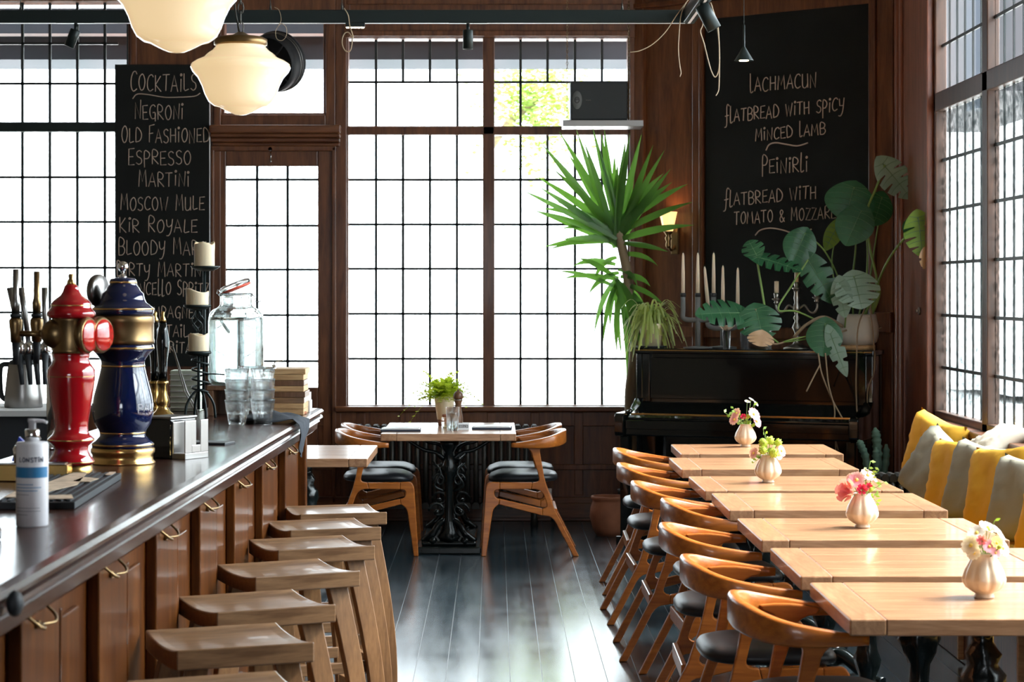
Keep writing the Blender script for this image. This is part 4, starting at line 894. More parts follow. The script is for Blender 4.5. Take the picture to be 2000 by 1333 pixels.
for i, (x, y, r) in enumerate(((400, 523, 29), (386, 599, 27), (388, 689, 24))):
    b = MB(); lathe_px(b, [(4, 530-523), (16, 6), (26, 1), (r, -3), (r-1, -3), (25, 0), (15, 2), (.1, 2)], k, 0, 32); b.build('tray', 'black_metal', t, loc=q(x, y, (.02, -.01, 0)[i]))
for i, (x, y, r, h, l) in enumerate(((398, 521, 20, 45, 'cream pillar candle on the top tray of the spiral stand'), (386, 597, 22, 27, 'melted low pillar candle on the middle tray of the spiral stand'), (388, 687, 20, 33, 'cream pillar candle on the lowest tray of the spiral stand'))):
    o = thing('pillar_candle', p+q(x, y, (.02, -.01, 0)[i])+Vector((0, 0, .0005)), l, 'candle', 'pillar candles on the spiral stand')
    rr = random.Random(i+5); b = MB(); n = 32; hs = [h*(1+.06*math.sin(3*a*2*PI/n+i)+(.28*max(0, math.cos(a*2*PI/n-PI-.3))**2 if i == 1 else .05*rr.random())) for a in range(n)]
    rs = [[Vector((math.cos(a*2*PI/n)*r*s*k, math.sin(a*2*PI/n)*r*s*k, (hs[a]*v+w_)*k)) for a in range(n)] for s, v, w_ in ((.97, 0, 0), (1, 0, 2), (1, .55, 0), (1.03, .9, 0), (1.02, 1, -1), (.95, 1, 0), (.85, 1, -2), (.75, .8, 0), (.3, .75, 0), (.02, .75, 0))]
    b.rings(rs); b.build('wax_body', 'wax', o)
    b = MB(); b.tube([(0, 0, h*.74*k), (.001, 0, (h*.74+6)*k)], .0012, 5); b.build('wick', 'ink', o)
# ---- glass water dispenser
YJ = 9.35; p = P(461, 0, YJ); p.z = 1.08; k = YJ/F; yb_ = 570+(H-1.08)/k; hb_ = (yb_-752)*k
t = thing('wooden_stand', p, 'dark wooden box stand under the glass water jar', 'stand')
MB().box(-52*k, 50*k, -.1, .1, hb_-.02, hb_).build('top_board', 'walnut', t, .003)
for s in (-1, 1): MB().box(s*44*k-.012, s*44*k+.012, -.095, .095, 0, hb_-.02).build('side_board', 'walnut', t, .003)
MB().box(-40*k, 40*k, .07, .09, 0, hb_-.02).build('back_board', 'walnut', t)
t = thing('water_jar', p+Vector((0, 0, hb_+.0005)), 'large glass clip-top water dispenser with tap and open lid', 'water jar'); yb_ = 752
b = MB(); lathe_px(b, [(.1, 752), (44, 752), (51, 748), (54, 740), (54, 628), (52, 614), (46, 606), (36, 601), (32, 597), (31, 592), (31, 580), (33, 578), (33, 574), (31, 573), (29, 574), (28.5, 594), (31, 599), (45, 609), (50, 616), (51.5, 628), (51.5, 738), (48, 745), (42, 748), (.1, 748)], k, yb_, 48); b.build('glass_body', 'jar_glass', t)
b = MB(); lathe_px(b, [(.1, 747.5), (42, 747.5), (47.5, 744.5), (51, 738), (51, 628), (50, 620), (.1, 620)], k, yb_, 48); b.build('water', 'water', t)
T = Matrix.Rotation(R(-22), 3, 'Y')
b = MB(); b.lathe([(30*k, -3*k), (32*k, 0), (32*k, 4*k), (26*k, 7*k), (.001, 8*k)], n=40, T=T); o = b.build('lid', 'jar_glass', t, loc=(-2*k, 0, (752-560)*k))
b = MB(); b.lathe([(24*k, -7*k), (31*k, -6*k), (31*k, -3*k), (24*k, -3*k)], n=40, T=T); b.build('gasket', 'red_gasket', t, loc=(-2*k, 0, (752-560)*k))
b = MB(); b.tube([Vector((33.5*k*math.cos(a), 33.5*k*math.sin(a), (752-577)*k)) for a in [i*PI/20 for i in range(40)]], .0018, 6, loop=True); b.tube([(-33*k, 0, (752-577)*k), (-38*k, 0, (752-574)*k), (-36*k, 0, (752-566)*k), (-31*k, 0, (752-570)*k)], .002, 6)
b.build('wire_clip', 'steel', t)
b = MB(); b.tube(spline([(33*k, 0, (752-577)*k), (38*k, 0, (752-582)*k), (36*k, 0, (752-588)*k), (44*k, 0, (752-590)*k), (49*k, 0, (752-588)*k)], 4), .002, 6); b.build('clip_lever', 'steel', t)
b = MB(); b.cyl((50*k, 0, (752-722)*k), (78*k, 0, (752-722)*k), 5*k); b.cyl((74*k, 0, (752-735)*k), (74*k, 0, (752-713)*k), 5.5*k, 4*k); b.tube(spline([(74*k, 0, (752-713)*k), (78*k, 0, (752-707)*k), (92*k, 0, (752-704)*k)], 4), 2*k, 6, flat=.6); b.build('tap', 'chrome', t)
b = MB(); b.lathe([(.001, 0), (.03, .001), (.032, .006), (.03, .011), (.001, .012)], n=24, T=Matrix.Rotation(R(60), 3, 'Y')); o = b.build('lemon_slice', 'lemon', None, loc=p+Vector((-18*k, -.04, hb_+(752-640)*k))); tag(o, 'slice of lemon floating near the top of the glass water jar', 'lemon slice')
# ---- stacked tumblers
def tumbler(label):
    t = thing('tumbler', (0, 0, 0), label, 'glass', 'stacked tumblers on the bar'); b = MB()
    fo = lambda a, z: 1+(.035*math.cos(10*a) if .01 < z < .085 else 0)
    b.lathe([(.001, 0), (.030, 0), (.033, .004), (.036, .02), (.041, .05), (.0425, .055), (.044, .058), (.0455, .07), (.048, .085), (.050, .098), (.051, .102), (.049, .102), (.046, .085), (.041, .06), (.036, .035), (.032, .015), (.001, .013)], n=40, fr=fo); b.build('glass_body', 'clear_glass', t); return t
gl0 = None; posn = ['bottom', 'second from the bottom', 'third from the bottom', 'top']
for (px, Y, nm) in ((463, 8.62, 'left stack of glasses on the bar'), (513, 8.66, 'right stack of glasses on the bar'), (490, 8.92, 'stack behind the other two')):
    for i in range(4):
        o = P(px, 0, Y); o.z = 1.0805+i*.042; l = f'clear faceted tumbler, {posn[i]} of the {nm}'
        if gl0 is None: gl0 = tumbler(l); gl0.location = o
        else: dup(gl0, o, i*.3, l)
# ---- stack of wooden serving boards, cloth, cartons, tongs
rb = random.Random(4); names = ['lowest', 'second lowest', 'third lowest', 'fourth from the bottom', 'fourth from the top', 'third from the top', 'second from the top', 'topmost']
for i in range(8):
    p = P(568, 0, 9.45); z = 1.0805+i*.0253
    o = MB().box(-.07+rb.uniform(-.004, .004), .07+rb.uniform(-.004, .006), -.12, .11, z, z+.0245).build('serving_board', ('board_wood', 'board_wood', 'stool_wood', 'walnut', 'board_wood', 'walnut', 'board_wood', 'board_wood')[i], None, .002, loc=(p.x, p.y, 0))
    tag(o, f'wooden board, {names[i]} in the stack at the bar end', 'board', 'wooden boards stacked on the bar')
p = P(603, 0, 9.62); p.z = 1.0805
t = thing('paper_pile', (p.x-.002, p.y, p.z), 'thin pile of white papers beside the wooden boards', 'papers')
MB().box(-.03, .012, -.06, .06, 0, .05).build('lower_sheets', 'paper_book', t); MB().box(-.03, .008, -.055, .06, .05, .085).build('upper_sheets', 'card_white', t)
o = MB().lathe([(.001, 0), (.03, 0), (.032, .006), (.028, .011), (.001, .012)], n=24).build('cork_coaster', 'terracotta', None, loc=TB @ Vector((-.06, 5.52, 1.0805))); tag(o, 'small round orange coaster by the black cloth at the bar end', 'coaster')
b = MB(); n, m_ = 26, 14; grid = []
for i in range(n+1):
    u = i/n; row = []
    for j in range(m_+1):
        v = j/m_; L_ = -.26+.50*u; yy = 4.78+.42*v*(1-.25*u); fold = .012*math.sin(v*13+u*3)*(.4+.6*u)
        if L_ <= 0: x, z = L_, 1.083+abs(fold)+.012*math.sin(u*9+v*5)**2+.03*math.sin(PI*min(1, u/.5))*math.sin(PI*v)
        else:
            q_ = L_; x = .008+abs(fold)*.8+.006*math.sin(q_*20); z = 1.083-q_*(.62-.35*abs(v-.35)); yy = 4.78+.42*((v-.35)*(1-2.6*q_)+.35)
        row.append(Vector((x, yy, z)))
    grid.append(row)
vs = [v for r in grid for v in r]; fs = [(i*(m_+1)+j, i*(m_+1)+j+1, (i+1)*(m_+1)+j+1, (i+1)*(m_+1)+j) for i in range(n) for j in range(m_)]
b.add([TB @ v for v in vs], fs, True); o = b.build('bar_cloth', 'cloth', None, solid=.002); tag(o, 'dark grey cloth draped over the edge at the far end of the bar', 'cloth')
p = P(365, 0, 9.65); p.z = 1.0805; k = 9.65/F; t = thing('ribbed_tub', p, 'pale green ribbed tub behind the spiral candle stand', 'container')
MB().box(-29*k, 29*k, -.06, .06, 0, .185).build('tub', 'crate_green', t, .004)
for i in range(7): MB().box(-30*k, 30*k, -.063, .063, .015+i*.025, .018+i*.025).build('rib', 'white_plastic', t)
p = P(352, 0, 9.3); t = thing('tongs', (p.x, 9.42, 1.0805), 'thin wire tongs leaning behind the black pump handles', 'tongs'); k = 9.4/F
for s in (0, 5):
    b = MB(); b.tube([((328-352)*k, .0, 66*k+.16), ((352+s-352)*k, -.0, .1), ((372+s-352)*k, -.02, .02), ((374+s-352)*k, -.02, 0)], .003, 6); b.build('arm', 'steel', t)
# ---- foreground left: sanitiser bottle, mat, brass tray, menus
p = BT(63, 1028); k = p.y/F; yb_ = 1028
t = thing('sanitiser_bottle', p, 'white pump bottle of hand sanitiser with blue label band', 'bottle')
b = MB(); lathe_px(b, [(29, 1028), (31, 1025), (31, 868), (29, 864), (12, 862)], k, yb_); b.build('bottle_body', 'white_plastic', t)
b = MB(); lathe_px(b, [(14, 863), (14, 840), (10, 838)], k, yb_, 28); b.build('collar', 'chrome', t)
b = MB(); lathe_px(b, [(7, 840), (7, 822), (9, 820)], k, yb_, 20); b.tube([(-8*k, 0, (yb_-822)*k), (5*k, 0, (yb_-822)*k), (22*k, -.004, (yb_-822.5)*k), (30*k, -.006, (yb_-826)*k)], [4*k, 4*k, 3*k, 2.5*k], 10); b.build('pump', 'white_plastic', t)
def bt_(rr_, y0_, h_, a0, a1):
    return lambda u, v: Vector((math.cos(a0+(a1-a0)*u)*rr_*k, math.sin(a0+(a1-a0)*u)*rr_*k, (yb_-y0_+v*h_)*k))
b = MB(); letters_map(b, 'LONSTIN', bt_(31, 901, 8.5, R(-128), R(-36)), .0012); b.build('label_lettering', 'label_ink', t)
b = MB(); a = [R(-160)+i*R(150)/24 for i in range(25)]
b.rings([[Vector((math.cos(x)*31.3*k, math.sin(x)*31.3*k, (yb_-y)*k)) for x in a] for y in (932, 911)], closed_u=False, caps=False); b.build('label_band', 'label_blue', t)
for y, a1 in ((944, -75), (950, -45), (956, -60), (964, -90), (990, -50), (996, -48), (1003, -95)):
    b = MB(); a = [R(-150)+i*(R(a1)+R(150))/16 for i in range(17)]; h_ = 1.6 if y < 960 else .8
    b.rings([[Vector((math.cos(x)*31.2*k, math.sin(x)*31.2*k, (yb_-yy)*k)) for x in a] for yy in (y+h_, y)], closed_u=False, caps=False); b.build('label_line', 'label_blue' if y < 960 else 'label_ink', t)
c0, c1, c2, c3 = BT(80, 993), BT(146, 996), BT(237, 937), BT(140, 934)
t = thing('drip_mat', (c1.x, c1.y, 1.0805), 'black ribbed bar mat with worn tan stickers beside the white bottle', 'bar mat'); L_ = (c2-c1).length; ang = math.atan2(-(c2.x-c1.x), c2.y-c1.y); t.rotation_euler = (0, 0, ang)
MB().box(-.20, 0, 0, L_, 0, .018).build('mat', 'rubber', t, .002)
for i in range(9): MB().box(-.19+i*.021, -.182+i*.021, .015, L_-.015, .018, .022).build('rib', 'rubber', t)
def sticker(pts): MB().prism(pts, lambda x, y: (x, y*L_, .0222), lambda x, y: (x, y*L_, .0235)).build('sticker', 'tan_label', t)
sticker([(-.19, .1), (-.11, .06), (-.10, .3), (-.06, .5), (-.09, .93), (-.13, .95), (-.15, .6), (-.19, .35)]); sticker([(-.09, .62), (-.04, .6), (-.03, .72), (-.08, .78)]); sticker([(-.14, .02), (-.01, .05), (-.03, .17), (-.13, .14)]); sticker([(-.03, .86), (-.012, .85), (-.012, .97), (-.03, .97)])
p = BT(132, 942); t = thing('brass_drip_tray', (p.x, p.y, 1.0805), 'brass drip tray at the foot of the red tower', 'tray', rz=BR)
MB().box(-.36, 0, 0, .062, 0, .048).build('tray_body', 'brass', t, .003); MB().box(-.35, -.01, .008, .054, .048, .052).build('grid', 'steel', t)
p = P(18, 0, 5.9); t = thing('steel_shaker', (p.x, 6.05, 1.134), 'small steel bar tools standing on the brass tray at the left edge', 'bar tools')
b = MB(); b.lathe([(.02, 0), (.024, .04), (.018, .05), (.001, .052)], n=24); b.build('cup', 'chrome', t)
b = MB(); b.tube([(.0, 0, .03), (.05, .01, .07), (.03, 0, .1)], .006, 8); b.build('strainer_handle', 'steel', t)
o = MB().prism([(-.02, 0), (.02, 0), (.02, .05), (.0, .07)], lambda x, z: (x, -.01, z), lambda x, z: (x, .01, z)).build('blue_clip', 'blue_thing', None, loc=P(38, 905, 6.12)); o.location.z = 1.134; tag(o, 'bright blue clip standing behind the white pump bottle', 'clip')
p = BT(20, 1050); t = thing('menu_holder', (p.x-.03, p.y, 1.0805), 'stack of dark menus in a chrome holder at the left edge of the bar', 'menu holder', rz=R(20))
for i in range(4): MB().prism([(-.05+i*.012, 0), (-.042+i*.012, 0), (-.075+i*.012, .13), (-.083+i*.012, .13)], lambda x, z: (x, -.06, z), lambda x, z: (x, .05, z)).build('menu', 'rubber', t)
b = MB(); b.tube(spline([(.0, -.05, .002), (.0, -.05, .03), (-.03, -.05, .12), (-.03, .04, .12), (.0, .04, .03), (.0, .04, .002)], 4), .004, 6); b.build('wire_frame', 'chrome', t)
p = TB @ Vector((.014, -.02, 1.055)); o = MB().ball((0, 0, 0), .022, 16, (.7, 1, 1.1)).build('rubber_stop', 'rubber', None, loc=p); tag(o, 'round black rubber stop at the edge of the bar, left border of the photo', 'stop')
# ---- back counter with steel jug
t = thing('back_counter', (-3.35, 10.5, 0), 'dark counter behind the bar at the left edge', 'counter')
MB().box(-1.2, 1.2, -.25, .35, 0, 1.02).build('cupboard', 'rubber', t); MB().box(-1.22, 1.22, -.28, .38, 1.02, 1.05).build('top', 'paper_book', t, .003)
k = 10.5/F; p = P(46, 0, 10.5); p.z = 1.0505; yb_ = 570+(H-1.05)/k
t = thing('steel_jug', p, 'brushed steel jug with black handle on the counter behind the taps', 'jug')
b = MB(); lathe_px(b, [(36, yb_), (37, yb_-2), (36, 770), (31, 725), (29, 712), (24, 706)], k, yb_); b.build('jug_body', 'steel', t)
b = MB(); lathe_px(b, [(29, 712), (26, 705), (12, 701), (.1, 700)], k, yb_); b.build('lid', 'rubber', t)
b = MB(); b.tube(spline([(-27*k, 0, (yb_-712)*k), (-42*k, 0, (yb_-714)*k), (-46*k, 0, (yb_-730)*k), (-44*k, 0, (yb_-770)*k), (-35*k, 0, (yb_-782)*k)], 6), 5*k, 10); b.build('handle', 'rubber', t)
# ================================================================== WINDOW TABLE SETTING
ZT = .7503
p = P(868, 0, 13.85); p.z = ZT; k = 13.85/F
t = thing('potted_fern', p, 'bright green fern in a cream pot on the window table', 'potted plant')
b = MB(); b.lathe([(.001, 0), (12*k, 0), (14*k, 12*k)], n=32); b.build('pot_foot', 'terracotta', t)
b = MB(); b.lathe([(14*k, 12*k), (20.5*k, 56*k), (20.5*k, 58*k), (19*k, 58*k), (18.5*k, 52*k), (.001, 52*k)], n=32); b.build('pot', 'cream_ceramic', t)
rf = random.Random(21); b = MB()
for f in range(190):
    a = rf.uniform(0, 2*PI); el = rf.uniform(.15, 1.45); ln = rf.uniform(.12, .23) if f > 18 else rf.uniform(.26, .36); base = Vector((rf.uniform(-.035, .035), rf.uniform(-.035, .035), 54*k))
    d = Vector((math.cos(a)*math.cos(el), math.sin(a)*math.cos(el), math.sin(el))); pts = [base+d*ln*u+Vector((0, 0, -.62*ln*u*u*(1.1 if f < 15 else .6))) for u in [i/9 for i in range(10)]]
    b.tube(pts, .0008, 3); s_ = d.cross(Vector((0, 0, 1))).normalized()
    for i in range(2, 10):
        w_ = .024*(1-abs(i-5)/8)
        for sg in (-1, 1):
            v = s_*sg+d*.4+Vector((0, 0, rf.uniform(-.4, .4))); tp_ = pts[i]+v*w_; n_ = d*.005
            b.add([pts[i]-n_, pts[i]+v*w_*.5-n_*1.4, tp_, pts[i]+v*w_*.5+n_*1.4, pts[i]+n_], [(0, 1, 2, 3, 4)])
b.build('fronds', 'fern', t)
p = P(895, 0, 13.6); p.z = ZT; k = 13.6/F
t = thing('pepper_mill', p, 'brown wooden pepper mill beside the fern on the window table', 'pepper mill')
b = MB(); b.lathe([(9*k, 0), (9.5*k, 4*k), (9*k, 20*k), (6*k, 36*k), (6*k, 46*k), (8*k, 53*k), (8.5*k, 54*k)], n=28); b.build('body', 'walnut', t)
b = MB(); b.lathe([(8.6*k, 54*k), (8.6*k, 56*k)], n=28); b.build('ring', 'steel', t)
b = MB(); b.lathe([(8*k, 56*k), (10*k, 60*k), (9.5*k, 66*k), (6*k, 71*k), (2*k, 72*k), (2*k, 75*k), (.001, 76*k)], n=28); b.build('knob', 'walnut', t)
p = P(884, 0, 13.35); p.z = ZT; k = 13.35/F
t = thing('water_glass', p, 'tall glass of water on the window table before the pepper mill', 'glass')
b = MB(); b.lathe([(.001, 0), (11*k, 0), (13.5*k, 46*k), (12.7*k, 46*k), (10.3*k, 3*k), (.001, 3*k)], n=32); b.build('glass_body', 'clear_glass', t); b = MB(); b.lathe([(.001, 3.2*k), (10.2*k, 3.2*k), (11.8*k, 33*k), (.001, 33*k)], n=32); b.build('water', 'water', t)
p = P(870, 0, 13.62); p.z = ZT; t = thing('salt_jar', p, 'small glass salt jar behind the water glass on the window table', 'jar')
b = MB(); b.lathe([(.001, 0), (.025, 0), (.026, .06), (.02, .07), (.001, .07)], n=24); b.build('jar_body', 'clear_glass', t); b = MB(); b.lathe([(.021, .07), (.021, .085), (.001, .087)], n=24); b.build('lid', 'terracotta', t)
p = P(905, 0, 13.42); p.z = ZT; t = thing('reserved_sign', p, 'small folded reserved sign on the window table', 'table sign')
MB().prism([(0, 0), (.035, 0), (.02, .042), (.017, .042)], lambda y, z: (-.036, y, z), lambda y, z: (.036, y, z)).build('card', 'card_white', t)
b = MB(); letters_map(b, 'RESERVED', lambda u, v: Vector((-.03+.06*u, -.0012+.017*(.012+.018*v)/.042, .012+.018*v)), .0011); b.build('sign_lettering', 'ink', t)
for px, l, rz in ((783, 'dark folded menu on the left half of the window table', .03), (961, 'dark folded menu on the right half of the window table', -.03)):
    p = P(px, 0, 13.32 if px < 900 else 13.5); p.z = ZT; t = thing('table_menu', p, l, 'menu', rz=rz)
    MB().box(-.125, .125, -.09, .09, 0, .014).build('cover', 'napkin', t, .002); MB().prism([(-.12, .014), (.12, .014), (.11, .02), (.0, .024), (-.11, .019)], lambda x, z: (x, -.085, z), lambda x, z: (x, .085, z)).build('napkin', 'card_white', t)
# ================================================================== PIANO
u2 = Vector((math.cos(R(22)), -math.sin(R(22)), 0)); nb = Vector((math.sin(R(22)), math.cos(R(22)), 0)); PO = Vector((.934, 14.0, 0)); PZ = 1.25
t = thing('upright_piano', PO, 'glossy black upright piano across the corner under the menu board', 'piano', rz=R(-22)); PL = 1.56
MB().box(-.01, PL+.01, -.02, .32, 1.215, PZ).build('lid', 'piano_black', t, .006)
MB().box(0, PL, -.021, -.0195, 1.234, 1.240).build('lid_strip', 'brass', t)
for x0 in (0, PL-.04): MB().box(x0, x0+.04, 0, .3, 0, 1.215).build('side_panel', 'piano_black', t, .004)
MB().box(.04, PL-.04, .03, .3, .1, 1.215).build('case', 'piano_black', t)
MB().box(.09, PL-.09, .012, .03, .92, 1.19).build('upper_panel', 'piano_black', t, .004)
for x0 in (.04, PL-.09): MB().box(x0, x0+.05, .0, .03, .9, 1.215).build('stile', 'piano_black', t, .004)
MB().prism([(.03, .9), (-.05, .895), (-.31, .835), (-.34, .83), (-.37, .815), (-.37, .80), (-.05, .80), (.03, .85)], lambda y, z: (.06, y, z), lambda y, z: (PL-.06, y, z)).build('fallboard', 'piano_black', t, .004)
MB().box(.07, PL-.07, -.325, -.315, .832, .842).build('fallboard_hinge', 'brass', t)
for x0 in (-.005, PL-.055): MB().prism([(.03, .93), (-.02, .92), (-.12, .86), (-.2, .85), (-.42, .845), (-.44, .83), (-.44, .72), (-.42, .70), (.03, .70)], lambda y, z: (x0, y, z), lambda y, z: (x0+.06, y, z)).build('key_cheek', 'piano_black', t, .006)
MB().box(.05, PL-.05, -.40, .03, .70, .80).build('key_bed', 'piano_black', t, .01)
MB().box(.06, PL-.06, -.41, -.40, .745, .80).build('key_slip', 'piano_black', t, .003)
MB().box(.04, PL-.04, .0, .03, .12, .69).build('lower_panel', 'piano_black', t, .004)
for x0 in (.02, PL-.08): MB().box(x0, x0+.06, -.40, -.33, .03, .70).build('leg', 'piano_black', t, .008)
for x0 in (.0, PL-.09): MB().box(x0, x0+.09, -.42, .32, 0, .06).build('toe', 'piano_black', t, .006)
for x0 in (PL/2-.12, PL/2, PL/2+.12): MB().box(x0-.012, x0+.012, -.12, .02, .05, .062).build('pedal', 'brass', t, .003)
def PT(px, dy=.1, z=PZ+.0005):
    m = (px-VX)/F; o = PO+nb*dy; x = (m*o.y-o.x)/(u2.x-m*u2.y); q = o+u2*x; q.z = z; return q
def strip(mb, pts, ws, side, fold=0, smooth=True):
    rs = []; pts = [Vector(p) for p in pts]
    for i, p in enumerate(pts):
        d = (pts[min(i+1, len(pts)-1)]-pts[max(i-1, 0)]).normalized(); s = (side-d*side.dot(d)); s = s.normalized() if s.length > 1e-5 else d.orthogonal().normalized(); n = d.cross(s)
        rs.append([p+s*ws[i]+n*fold*ws[i], p, p-s*ws[i]+n*fold*ws[i]])
    mb.rings(rs, closed_u=False, caps=False, smooth=smooth)
# ---- candle holders on the piano
def taper(label, p, h, r=.0125, lean=0, name='taper_candle', grp='taper candles on the piano'):
    o = thing(name, p, label, 'candle', grp); b = MB(); L_ = Vector((math.sin(lean), 0, math.cos(lean)))
    b.tube([Vector((0, 0, 0)), L_*h*.5, L_*h*.93, L_*h], [r, r*.9, r*.62, r*.25], 14); b.build('wax_body', 'taper_wax', o)
    b = MB(); b.tube([L_*h, L_*(h+.012)], .0015, 5); b.build('wick', 'ink', o)
p = PT(1363, .06); k = p.y/F
t = thing('pipe_candle_holder', p, 'grey pipe candle holder with raised cups at the left of the piano top', 'candle holder', rz=R(-22))
b = MB(); b.lathe([(.001, 0), (.095, 0), (.095, .008), (.03, .014), (.001, .015)], n=32); b.build('base', 'concrete_grey', t)
b = MB(); b.tube([(0, 0, .01), (0, 0, .345)], .017, 14); b.build('stem', 'concrete_grey', t)
arm = [(-30*k, 0, .345), (0, 0, .345), (32*k, .03, .345)]
for x in (-30*k, 32*k): b = MB(); b.tube(spline([(0, 0, .185), (x*.6, 0, .185), (x, 0, .2), (x, 0, .25), (x, 0, .335)], 4), .016, 12); b.build('arm', 'concrete_grey', t)
for i, x in enumerate((-30*k, 0, 32*k)):
    b = MB(); b.lathe([(.018, .335), (.018, .36), (.001, .36)], (x, 0, 0), 20); b.build('cup', 'ink', t)
    q = t.location+Matrix.Rotation(R(-22), 3, 'Z') @ Vector((x, 0, .3605)); taper(['tall taper candle at the far left of the pipe holder', 'tall taper candle on the middle stem of the pipe holder', 'tall taper candle on the right cup of the pipe holder'][i], q, .262)
p = PT(1412, .2); k = p.y/F
t = thing('pipe_candle_holder', p, 'grey pipe candle holder hidden behind the big dark green leaves', 'candle holder', rz=R(-22))
b = MB(); b.lathe([(.001, 0), (.09, 0), (.09, .008), (.03, .014), (.001, .015)], n=32); b.build('base', 'concrete_grey', t)
b = MB(); b.tube([(0, 0, .01), (0, 0, .255)], .017, 14); b.build('stem', 'concrete_grey', t)
for x in (-30*k, 30*k): b = MB(); b.tube(spline([(0, 0, .13), (x*.6, 0, .13), (x, 0, .15), (x, 0, .2), (x, 0, .25)], 4), .016, 12); b.build('arm', 'concrete_grey', t)
for i, (x, ln) in enumerate(((-30*k, -.09), (0, 0), (30*k, 0))):
    b = MB(); b.lathe([(.018, .25), (.018, .275), (.001, .275)], (x, 0, 0), 20); b.build('cup', 'ink', t)
    q = t.location+Matrix.Rotation(R(-22), 3, 'Z') @ Vector((x, 0, .2755)); taper(['taper candle leaning left among the group on the piano', 'taper candle above the middle of the broad dark leaf', 'rightmost of the tall taper candles on the piano'][i], q, (.26, .265, .25)[i], lean=ln)
p = PT(1556, .10); k = p.y/F
t = thing('candelabrum', p, 'ornate three-armed silver candelabrum on the piano', 'candle holder', rz=R(-22))
b = MB(); b.lathe([(.001, 0), (.085, 0), (.085, .008), (.06, .018), (.03, .03), (.016, .05), (.014, .07), (.022, .085), (.012, .1), (.02, .12), (.03, .14), (.02, .165), (.012, .18), (.022, .2), (.012, .22), (.02, .25), (.025, .27), (.014, .3), (.02, .33), (.014, .36), (.024, .385), (.03, .39), (.012, .395)], n=28); b.build('stem', 'silver', t)
for s, h in ((-1, .33), (1, .34)):
    b = MB(); b.tube(spline([(0, 0, .245), (s*.03, 0, .27), (s*.055, 0, .28), (s*.085, 0, .24), (s*.115, 0, .235), (s*.135, 0, .27), (s*.132, 0, h-.03)], 5), .0075, 8); b.build('arm', 'silver', t)
for i, (x, h, hc) in enumerate(((-.132, .33, .075), (0, .40, .085), (.132, .34, .078))):
    b = MB(); b.lathe([(.01, -.045), (.018, -.03), (.012, -.022), (.03, -.01), (.03, -.006), (.014, -.004), (.017, .015), (.02, .03), (.001, .028)], (x, 0, h), 24); b.build('candle_cup', 'silver', t)
    q = t.location+Matrix.Rotation(R(-22), 3, 'Z') @ Vector((x, 0, h+.031)); o = thing('candle_stub', q, ['short cream candle on the left arm of the silver candelabrum', 'short cream candle on the centre of the silver candelabrum', 'short cream candle on the right arm of the silver candelabrum'][i], 'candle', 'candles on the candelabrum')
    b = MB(); b.lathe([(.0145, 0), (.014, hc), (.001, hc+.001)], n=20); b.build('wax_body', 'taper_wax', o); b = MB(); b.tube([(0, 0, hc), (0, 0, hc+.01)], .0015, 5); b.build('wick', 'ink', o)
def small_glass(label, px, dy, r, h, name='drinking_glass'):
    o = thing(name, PT(px, dy), label, 'glass'); b = MB(); b.lathe([(.001, 0), (r*.8, 0), (r, h), (r*.93, h), (r*.74, .008), (.001, .008)], n=28); b.build('glass_body', 'clear_glass', o); return o
small_glass('small glass holding a pale yellow rose on the piano', 1419, .03, .028, .13); small_glass('empty small glass on the piano right of the rose glass', 1454, .06, .028, .11)
def rose(mb, c, r, d=Vector((0, 0, 1)), seed=0):
    rr = random.Random(seed); Q = d.to_track_quat('Z', 'Y').to_matrix()
    for lay, (rad, n, op) in enumerate(((.35, 3, .1), (.6, 4, .35), (.85, 5, .65), (1.05, 6, .95))):
        for i in range(n):
            a = 2*PI*i/n+lay*.7; rs = []
            for v in range(4):
                z = -.45+.35*v; q_ = rad*(.45+.3*v*(.6+op*.5)); ring = []
                for w_ in range(5): aa = a+(w_-2)*.95/n*1.3; ring.append(c+Q @ Vector((math.cos(aa)*q_*r, math.sin(aa)*q_*r, (z-.1*op*abs(w_-2)*(v == 3))*r)))
                rs.append(ring)
            mb.rings(rs, closed_u=False, caps=False)
def daisy(mb, c, r, d, n=11, cup=.25, seed=0, wd=.26):
    rr = random.Random(seed); Q = d.normalized().to_track_quat('Z', 'Y').to_matrix()
    for i in range(n):
        a = 2*PI*i/n+rr.uniform(-.1, .1); e = Vector((math.cos(a), math.sin(a), 0)); pts = [c+Q @ (e*r*u+Vector((0, 0, cup*r*u*(1.3-u*.6)+rr.uniform(-.03, .03)*r))) for u in (.08, .4, .75, 1)]
        strip(mb, pts, [r*.08, r*wd, r*wd*1.05, r*wd*.45], Q @ Vector((-math.sin(a), math.cos(a), 0)), .15)
q = PT(1419, .03); o = thing('cut_rose', q+Vector((0, 0, .02)), 'pale yellow rose standing in the small glass on the piano', 'flower')
b = MB(); rose(b, Vector((0, 0, .11)), .036, seed=2); b.build('blossom', 'petal_cream', o); b = MB(); b.tube([(0, 0, 0), (0, 0, .09)], .003, 6); b.build('stalk', 'stem', o)
p = PT(1480, .22); t = thing('glass_cloche', p, 'round clear glass bell jar behind the monstera leaves on the piano', 'glass jar')
b = MB(); b.lathe([(.09, 0), (.095, .1), (.09, .2), (.07, .26), (.03, .295), (.001, .3), (.001, .296), (.03, .29), (.066, .257), (.086, .2), (.091, .1), (.086, 0)], n=36); b.build('bell', 'clear_glass', t)
